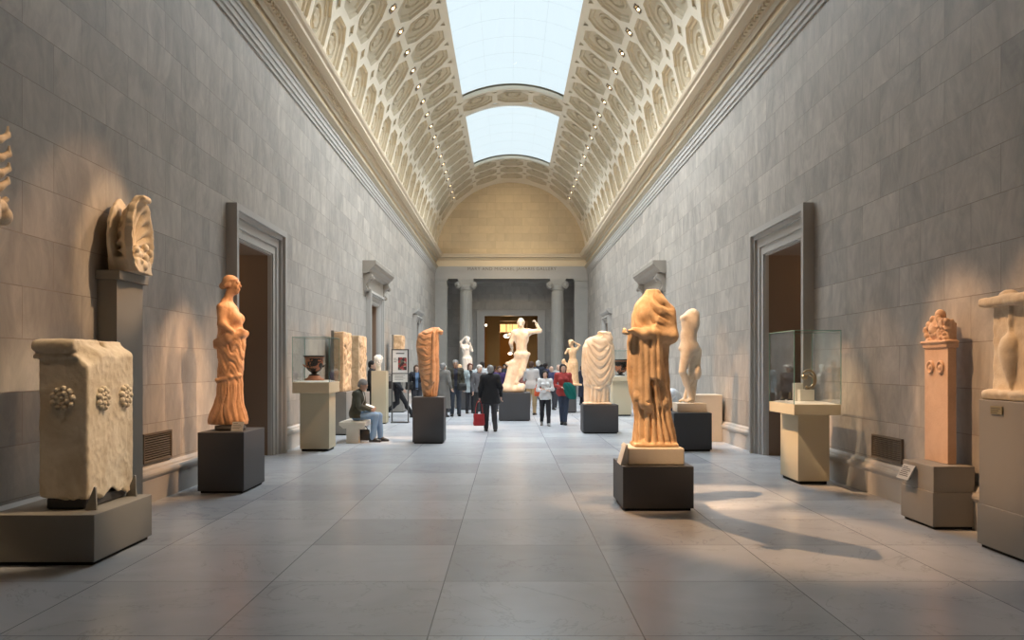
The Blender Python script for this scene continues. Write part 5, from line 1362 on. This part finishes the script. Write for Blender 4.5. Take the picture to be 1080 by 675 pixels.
# woman in white with folded arms, woman in red with green coat
folded = dict(elL=(.24, -.02, 1.12), wrL=(-.02, -.185, 1.13), elR=(-.24, -.02, 1.10), wrR=(.03, -.20, 1.09))
person(575, 23.6, 1.52, 0, 'young person in a white long-sleeved top with arms folded and orange bag', top=(.72, .72, .72), pants=(.015, .015, .02), shoes=(.3, .3, .3), hair='black', cut='long', skin='a', fem=1, w=.93, J=walk(.10, **folded), tophem=.80, gtop=.02, h=.0125)
bagobj(568.2, 418, 23.75, .26, .24, .12, (.62, .10, .03), 'bright orange handbag at the elbow of the person in white', 'handbag', 'bag', .16)
red = dict(elL=(.235, .0, 1.11), wrL=(.10, -.22, 1.10), elR=(-.24, .02, 1.10), wrR=(-.05, -.22, 1.05))
person(594, 24.0, 1.70, 0, 'person in a red sweater and jeans carrying a green coat over one arm', top=(.40, .05, .045), pants=(.035, .05, .085), hair='black', cut='bob', skin='a', fem=1, w=1.02, J=joints(knL=(.07, -.06, .50), anL=(.04, -.10, .09), knR=(-.05, .0, .49), anR=(-.03, .06, .09), **red), tophem=.80, gtop=.022, h=.0125)
oc = empty('folded_coat', (X(600, 23.72), 23.72, .72), 0, 'dark green coat draped over the arm of the person in the red sweater', 'coat')
f = SDF((-.28, -.16, -.06), (.28, .16, .52), .012)
f.loft([(0, .10, 0, .07, .04), (.08, .07, 0, .13, .06), (.2, .03, 0, .155, .07), (.36, -.01, 0, .15, .08), (.44, -.04, 0, .11, .07), (.47, -.05, 0, .06, .05)], k=0, disp=lambda ph, z_, q: .018*fold(ph*4+z_*8, .7)-.006); f.noise(.01, 7, 2)
sobj(f, 'cloth', cloth((.0, .13, .11)), oc)
# black coat from behind, red bag
person(517, 21.5, 1.66, PI+.05, 'person seen from behind in a black coat with a red bag', top=(.012, .012, .014), pants=(.04, .04, .045), hair='grey', skin='a', J=joints(knL=(.10, -.06, .49), anL=(.10, -.10, .09), anR=(-.13, .06, .09), elL=(.26, .04, 1.12), wrL=(.27, -.02, .88), elR=(-.27, .03, 1.12), wrR=(-.28, -.02, .90)), tophem=.70, coat=.72, w=1.18, gtop=.036, h=.0125)
bagobj(505.2, 449, 21.42, .30, .30, .14, (.38, .02, .025), 'red shopping bag hanging at the hip of the person in black', 'shopping_bag', 'bag', .36)
# standing man facing, dark olive jacket
person(480.5, 28, 1.84, .1, 'tall person in an open dark olive jacket and jeans facing the camera', top=(.055, .05, .035), pants=(.045, .055, .075), hair='grey', skin='b', inner=(.03, .03, .05), w=1.1, tophem=.80)
bagobj(487.5, 412, 27.8, .30, .24, .12, (.02, .02, .02), 'dark bag at the side of the person in the olive jacket', 'shoulder_bag', 'bag', .35)
person(467.5, 27.5, 1.74, PI-.5, 'person with grey hair in a long grey coat walking away', top=(.19, .18, .165), pants=(.03, .03, .03), hair='grey', coat=.28, w=1.15, gtop=.036, J=joints(elL=(.27, .05, 1.12), wrL=(.29, -.02, .92), elR=(-.27, .05, 1.12), wrR=(-.29, -.02, .92)))
person(496, 29.7, 1.74, .35, 'person with reddish hair in a pale blue-grey jacket', top=(.36, .42, .44), pants=(.02, .02, .025), hair='red', cut='bob', inner=(.03, .03, .03), fem=1, coat=.72, gtop=.03)
person(505.5, 26.2, 1.68, .4, 'balding person in a grey jacket behind the black coat', top=(.13, .13, .14), pants=(.03, .03, .03), hair='white', cut='short', J=joints(pitch=.35, hd=(0, -.03, 1.58)))
person(508.5, 31, 1.80, PI, 'dark-haired person half hidden behind the person in black', top=(.55, .58, .60), hair='black')
person(527, 31, 1.64, .3, 'person in a dark purple jacket beside the warrior pedestal', top=(.04, .02, .09), hair='brown', skin='b')
person(560.5, 28.8, 1.80, PI-.3, 'person in a pale grey T-shirt and khaki trousers behind the warrior pedestal', top=(.42, .43, .44), pants=(.30, .22, .12), hair='brown', skin='b', sleeves=False, w=1.1, tophem=.84, J=joints(elL=(.24, -.03, 1.12), wrL=(.02, -.22, 1.10), elR=(-.24, -.03, 1.12), wrR=(-.05, -.22, 1.10)))
person(567.5, 34, 1.86, PI, 'person in dark clothes and pale cap in the far crowd', top=(.02, .025, .04), hair='white', w=1.05)
person(575.5, 35, 1.76, PI-.6, 'person with black hair and navy top behind the person in white', top=(.03, .03, .07), hair='black')
person(581.5, 32, 1.64, .4, 'balding person in a navy top between the two walking friends', top=(.04, .045, .11), hair='grey', cut='bald', skin='a')
person(589, 34, 1.70, 0, 'bald person in the back seen left of the black bob haircut', top=(.45, .42, .40), hair='white', cut='bald')
person(614.5, 36.0, 1.66, PI/2+.4, 'person in a long dark coat half hidden by the togate statue', top=(.012, .014, .03), pants=(.012, .012, .02), hair='brown', coat=.35, w=1.15, gtop=.04)
person(392.5, 25.5, 1.80, PI/2, 'person in a long black coat behind the pedestal with the marble head', top=(.012, .012, .014), pants=(.012, .012, .014), hair='black', coat=.30, w=1.0)
person(419, 27.2, 1.70, PI/2, 'person in black striding past behind the information stand', top=(.02, .02, .025), pants=(.015, .015, .018), hair='black', J=walk(.34), skin='a')
bagobj(411, 410, 27.0, .30, .24, .12, (.03, .02, .02), 'dark bag carried by the person striding behind the information stand', 'shoulder_bag', 'bag', .25)
person(439.5, 28.2, 1.68, .2, 'person in a blue shirt under a black jacket behind the slim torso pedestal', top=(.02, .022, .03), inner=(.14, .22, .36), hair='brown', cut='bob', fem=1)
bagobj(431.5, 411, 28.0, .26, .26, .12, (.02, .02, .02), 'black bag at the hip of the person in the blue shirt', 'shoulder_bag', 'bag', .30)
# crowd in and before the great door
for px, d_, hgt, top_, hr, rz, lb in ((516, 40, 1.72, (.03, .03, .035), 'black', 0, 'small distant person in black left of the far doorway'), (521.5, 46, 1.66, (.18, .07, .05), 'brown', PI, 'small distant person in a rust top inside the far doorway'),
        (549, 44, 1.70, (.04, .04, .05), 'brown', .4, 'distant dark-clothed person behind the legs of the warrior'), (553, 38, 1.66, (.30, .12, .10), 'brown', PI, 'distant person in a pinkish top right of the warrior'),
        (532, 47, 1.74, (.03, .035, .05), 'black', 0, 'distant dark figure in the middle of the far doorway'), (571, 42, 1.72, (.5, .5, .5), 'black', PI, 'distant person in a pale top by the right door frame')):
    person(px, d_, hgt, rz, lb, top=top_, hair=hr, h=.02, pants=(.03, .03, .04))
# person in white by the right wall, bending on a bench
Jw = joints(pel=(0, .02, .565), wai=(0, -.02, .70), che=(0, -.13, .87), nec=(0, -.27, .98), hd=(0, -.37, 1.06), pitch=.6,
            hipL=(.09, 0, .55), knL=(.10, -.44, .545), anL=(.10, -.44, .10), hipR=(-.09, 0, .55), knR=(-.10, -.43, .55), anR=(-.10, -.40, .10),
            shL=(.175, -.20, .96), elL=(.21, -.36, .72), wrL=(.10, -.55, .68), shR=(-.175, -.20, .96), elR=(-.21, -.36, .72), wrR=(-.08, -.55, .66))
person(718, 20.2, 1.80, -PI/2, 'person in a white T-shirt bending forward, seen behind the big draped statue', top=(.72, .76, .82), pants=(.05, .06, .09), hair='brown', J=Jw, h=.0145, w=1.1, lo=(-.45, -.85, -.02), hi=(.45, .32, 1.3), sleeves=False, tophem=.5)
EXPO = 0.0
SKYW = 98
COVE = 110
COVE_END = 6
W_ = (1, .58, .30)
N_ = (1, .74, .48)
def _s(side, y, t, p, a=11, **k): return ((side, y), t, dict(power=p, ang=a, col=k.get('c', W_), blend=k.get('b', .6)))
SPOTS = [
 _s(-1, 20, (1.70, 10.2, 1.7), 9000), _s(-1, 7, (1.70, 10.2, 1.7), 8500, 10, c=(1,.62,.34)), _s(1, 8, (1.70, 10.1, 1.7), 2000), 
 _s(1, 9, (-3.70, 11.5, 1.8), 6000, 10), _s(1, 15, (-3.70, 11.5, 1.8), 4000, 10), _s(1, 9, (-3.78, 7.8, 1.2), 4600, 10, c=N_), _s(-1, 4, (-3.78, 7.8, 1.3), 500, 12, c=N_),
 _s(1, 11, (-4.2, 9.4, 3.0), 4600, 8, c=(1,.64,.36)), _s(1, 16, (-4.3, 8.6, 3.0), 2500, 8), _s(1, 10, (-4.2, 6.6, 3.0), 3200, 9), _s(1, 18, (-4.3, 6.6, 1.4), 1800, 10),
 _s(1, 14, (-4.3, 12.6, 1.5), 3200, 8), _s(1, 16, (-4.35, 10.6, 1.2), 2200, 7), _s(1, 19, (-4.35, 17.3, 1.2), 2500, 9), _s(1, 21, (-4.35, 19.3, 1.6), 2500, 9),
 _s(-1, 10, (4.5, 9.0, 1.4), 5200), _s(-1, 9, (4.4, 7.5, 1.8), 4200, 10), _s(-1, 15, (4.7, 8.1, 1.2), 1800, 9), _s(-1, 17, (4.7, 10.6, 1.0), 2000, 9),
 _s(-1, 14, (4.2, 12.1, 1.3), 8000, 9), _s(-1, 8, (4.15, 12.0, 1.35), 5000, 7, c=N_), _s(-1, 17, (4.7, 13.0, .8), 1500, 8), _s(-1, 12, (3.62, 17, 1.9), 6500, 10), _s(-1, 20, (4.7, 19, 1.4), 2500, 9),
 _s(-1, 14, (2.2, 21.2, 1.6), 6000, 10), _s(1, 14, (-1.7, 18.4, 1.7), 6500, 10), _s(-1, 15, (.3, 26, 2.0), 5500, 10), _s(1, 17, (.3, 26, 2.0), 3500, 10),
 _s(1, 15, (-3.75, 16.7, 1.5), 3500, 8), _s(1, 19, (-4.0, 21, 1.8), 4500, 10), _s(1, 22, (-4.0, 23.3, 1.8), 4500, 10),
 _s(1, 20, (-3.7, 24.5, 1.7), 2500, 6), _s(1, 26, (-4, 31, 2.2), 3000, 10),
 _s(1, 24, (-1.6, 32, 2.0), 4000, 12), _s(1, 26, (-2.0, 31, 1.8), 1500, 9), _s(-1, 24, (2.26, 30.3, 1.8), 4500, 12),
 _s(-1, 24, (3.75, 28.4, 1.5), 2500, 8), _s(-1, 27, (4.7, 34, 1.6), 3500, 12), _s(1, 27, (-4.3, 36, 1.6), 3500, 12), _s(-1, 24, (-1, 23, 0), 3000, 12), _s(1, 22, (1.5, 26, 0), 3000, 10),
 _s(-1, 40, (1.2, 51, 9.4), 1150, 42, c=(1, .74, .42), b=1), _s(1, 40, (-.8, 51, 9.4), 1150, 42, c=(1, .74, .42), b=1),
]
POINTS = [(0, 60, 4, 220, (1, .6, .25), .3), (-5.8, 14.8, 3.4, 10, (1, .7, .4), .1), (6.2, 14.8, 3.4, 10, (1, .7, .4), .1), (-5.8, 27.6, 3.4, 14, (1, .7, .4), .1), (6.2, 27.6, 3.4, 14, (1, .7, .4), .1)]
# ================================================================ LIGHT AND CAMERA
w = bpy.data.worlds.new('sky'); bpy.context.scene.world = w; w.use_nodes = True
bg = w.node_tree.nodes['Background']; bg.inputs[0].default_value = (.82, .95, 1, 1); bg.inputs[1].default_value = 1.04
def area(name, x, y, z, sx, sy, power, col, rot=(0,0,0), spread=PI):
    l = bpy.data.lights.new(name, 'AREA'); l.shape = 'RECTANGLE'; l.size = sx; l.size_y = sy; l.energy = power; l.color = col; l.spread = spread
    o = bpy.data.objects.new(name, l); C.objects.link(o); o.location = (x, y, z); o.rotation_euler = rot; return o
for (a, b) in skies:
    area('skylight_daylight', XC, (a+b)/2, ZS+R*math.cos(TS)+.0, 3.8, b-a-.2, SKYW*(b-a), (.87, .945, 1.0), spread=math.radians(140))
# unseen warm fill strips added above the cornice to brighten vault and lunette
for x_, e_ in ((XL+.27, 1), (XR-.27, -1)):
    area('cove_fill', x_, (YB+YE)/2+5, 8.37, .12, 44, COVE, (1, .78, .50), rot=(PI, -e_*.35, 0))
area('cove_fill', XC, YE-.24, 8.37, 7.0, .10, COVE_END, (1, .74, .42), rot=(PI+.15, 0, 0))
def spot(lamp, target, power, ang=14, blend=.5, col=(1, .66, .36), r=.04):
    """a real ceiling lamp: lamp = (side, y) in the row of vault spotlights"""
    sg, y = lamp; y = Y0C+round((y-Y0C)/CY)*CY
    p = Vector(cyl(sg*2.5*TC, y, -.10)); t = Vector(target)
    l = bpy.data.lights.new('spot', 'SPOT'); l.energy = power; l.spot_size = math.radians(ang); l.spot_blend = blend; l.color = col; l.shadow_soft_size = r
    o = bpy.data.objects.new('spot', l); C.objects.link(o); o.location = p; o.rotation_euler = (t-p).to_track_quat('-Z', 'Y').to_euler(); return o
for s in SPOTS: spot(*s[:2], **s[2])
for (x, y, z, p_, c_, r_) in POINTS:
    l = bpy.data.lights.new('room_lamp', 'POINT'); l.energy = p_; l.color = c_; l.shadow_soft_size = r_
    o = bpy.data.objects.new('room_lamp', l); C.objects.link(o); o.location = (x, y, z)
cam = bpy.data.cameras.new('camera'); co_ = bpy.data.objects.new('camera', cam); C.objects.link(co_)
cam.sensor_width = 36; cam.lens = 36*F/1080; cam.shift_x = (540-VX)/1080; cam.shift_y = (VY-337.5)/1080
cam.clip_start = .1; cam.clip_end = 200
co_.location = (0, 0, H); co_.rotation_euler = (PI/2, 0, 0)
S = bpy.context.scene; S.camera = co_
S.view_settings.view_transform = 'Standard'; S.view_settings.look = 'None'; S.view_settings.gamma = 1; S.view_settings.use_curve_mapping = False
S.view_settings.exposure = EXPO
S.cycles.max_bounces = 8; S.cycles.diffuse_bounces = 5; S.cycles.glossy_bounces = 3; S.cycles.transparent_max_bounces = 12
S.cycles.sample_clamp_indirect = 4; S.cycles.caustics_reflective = False; S.cycles.caustics_refractive = False
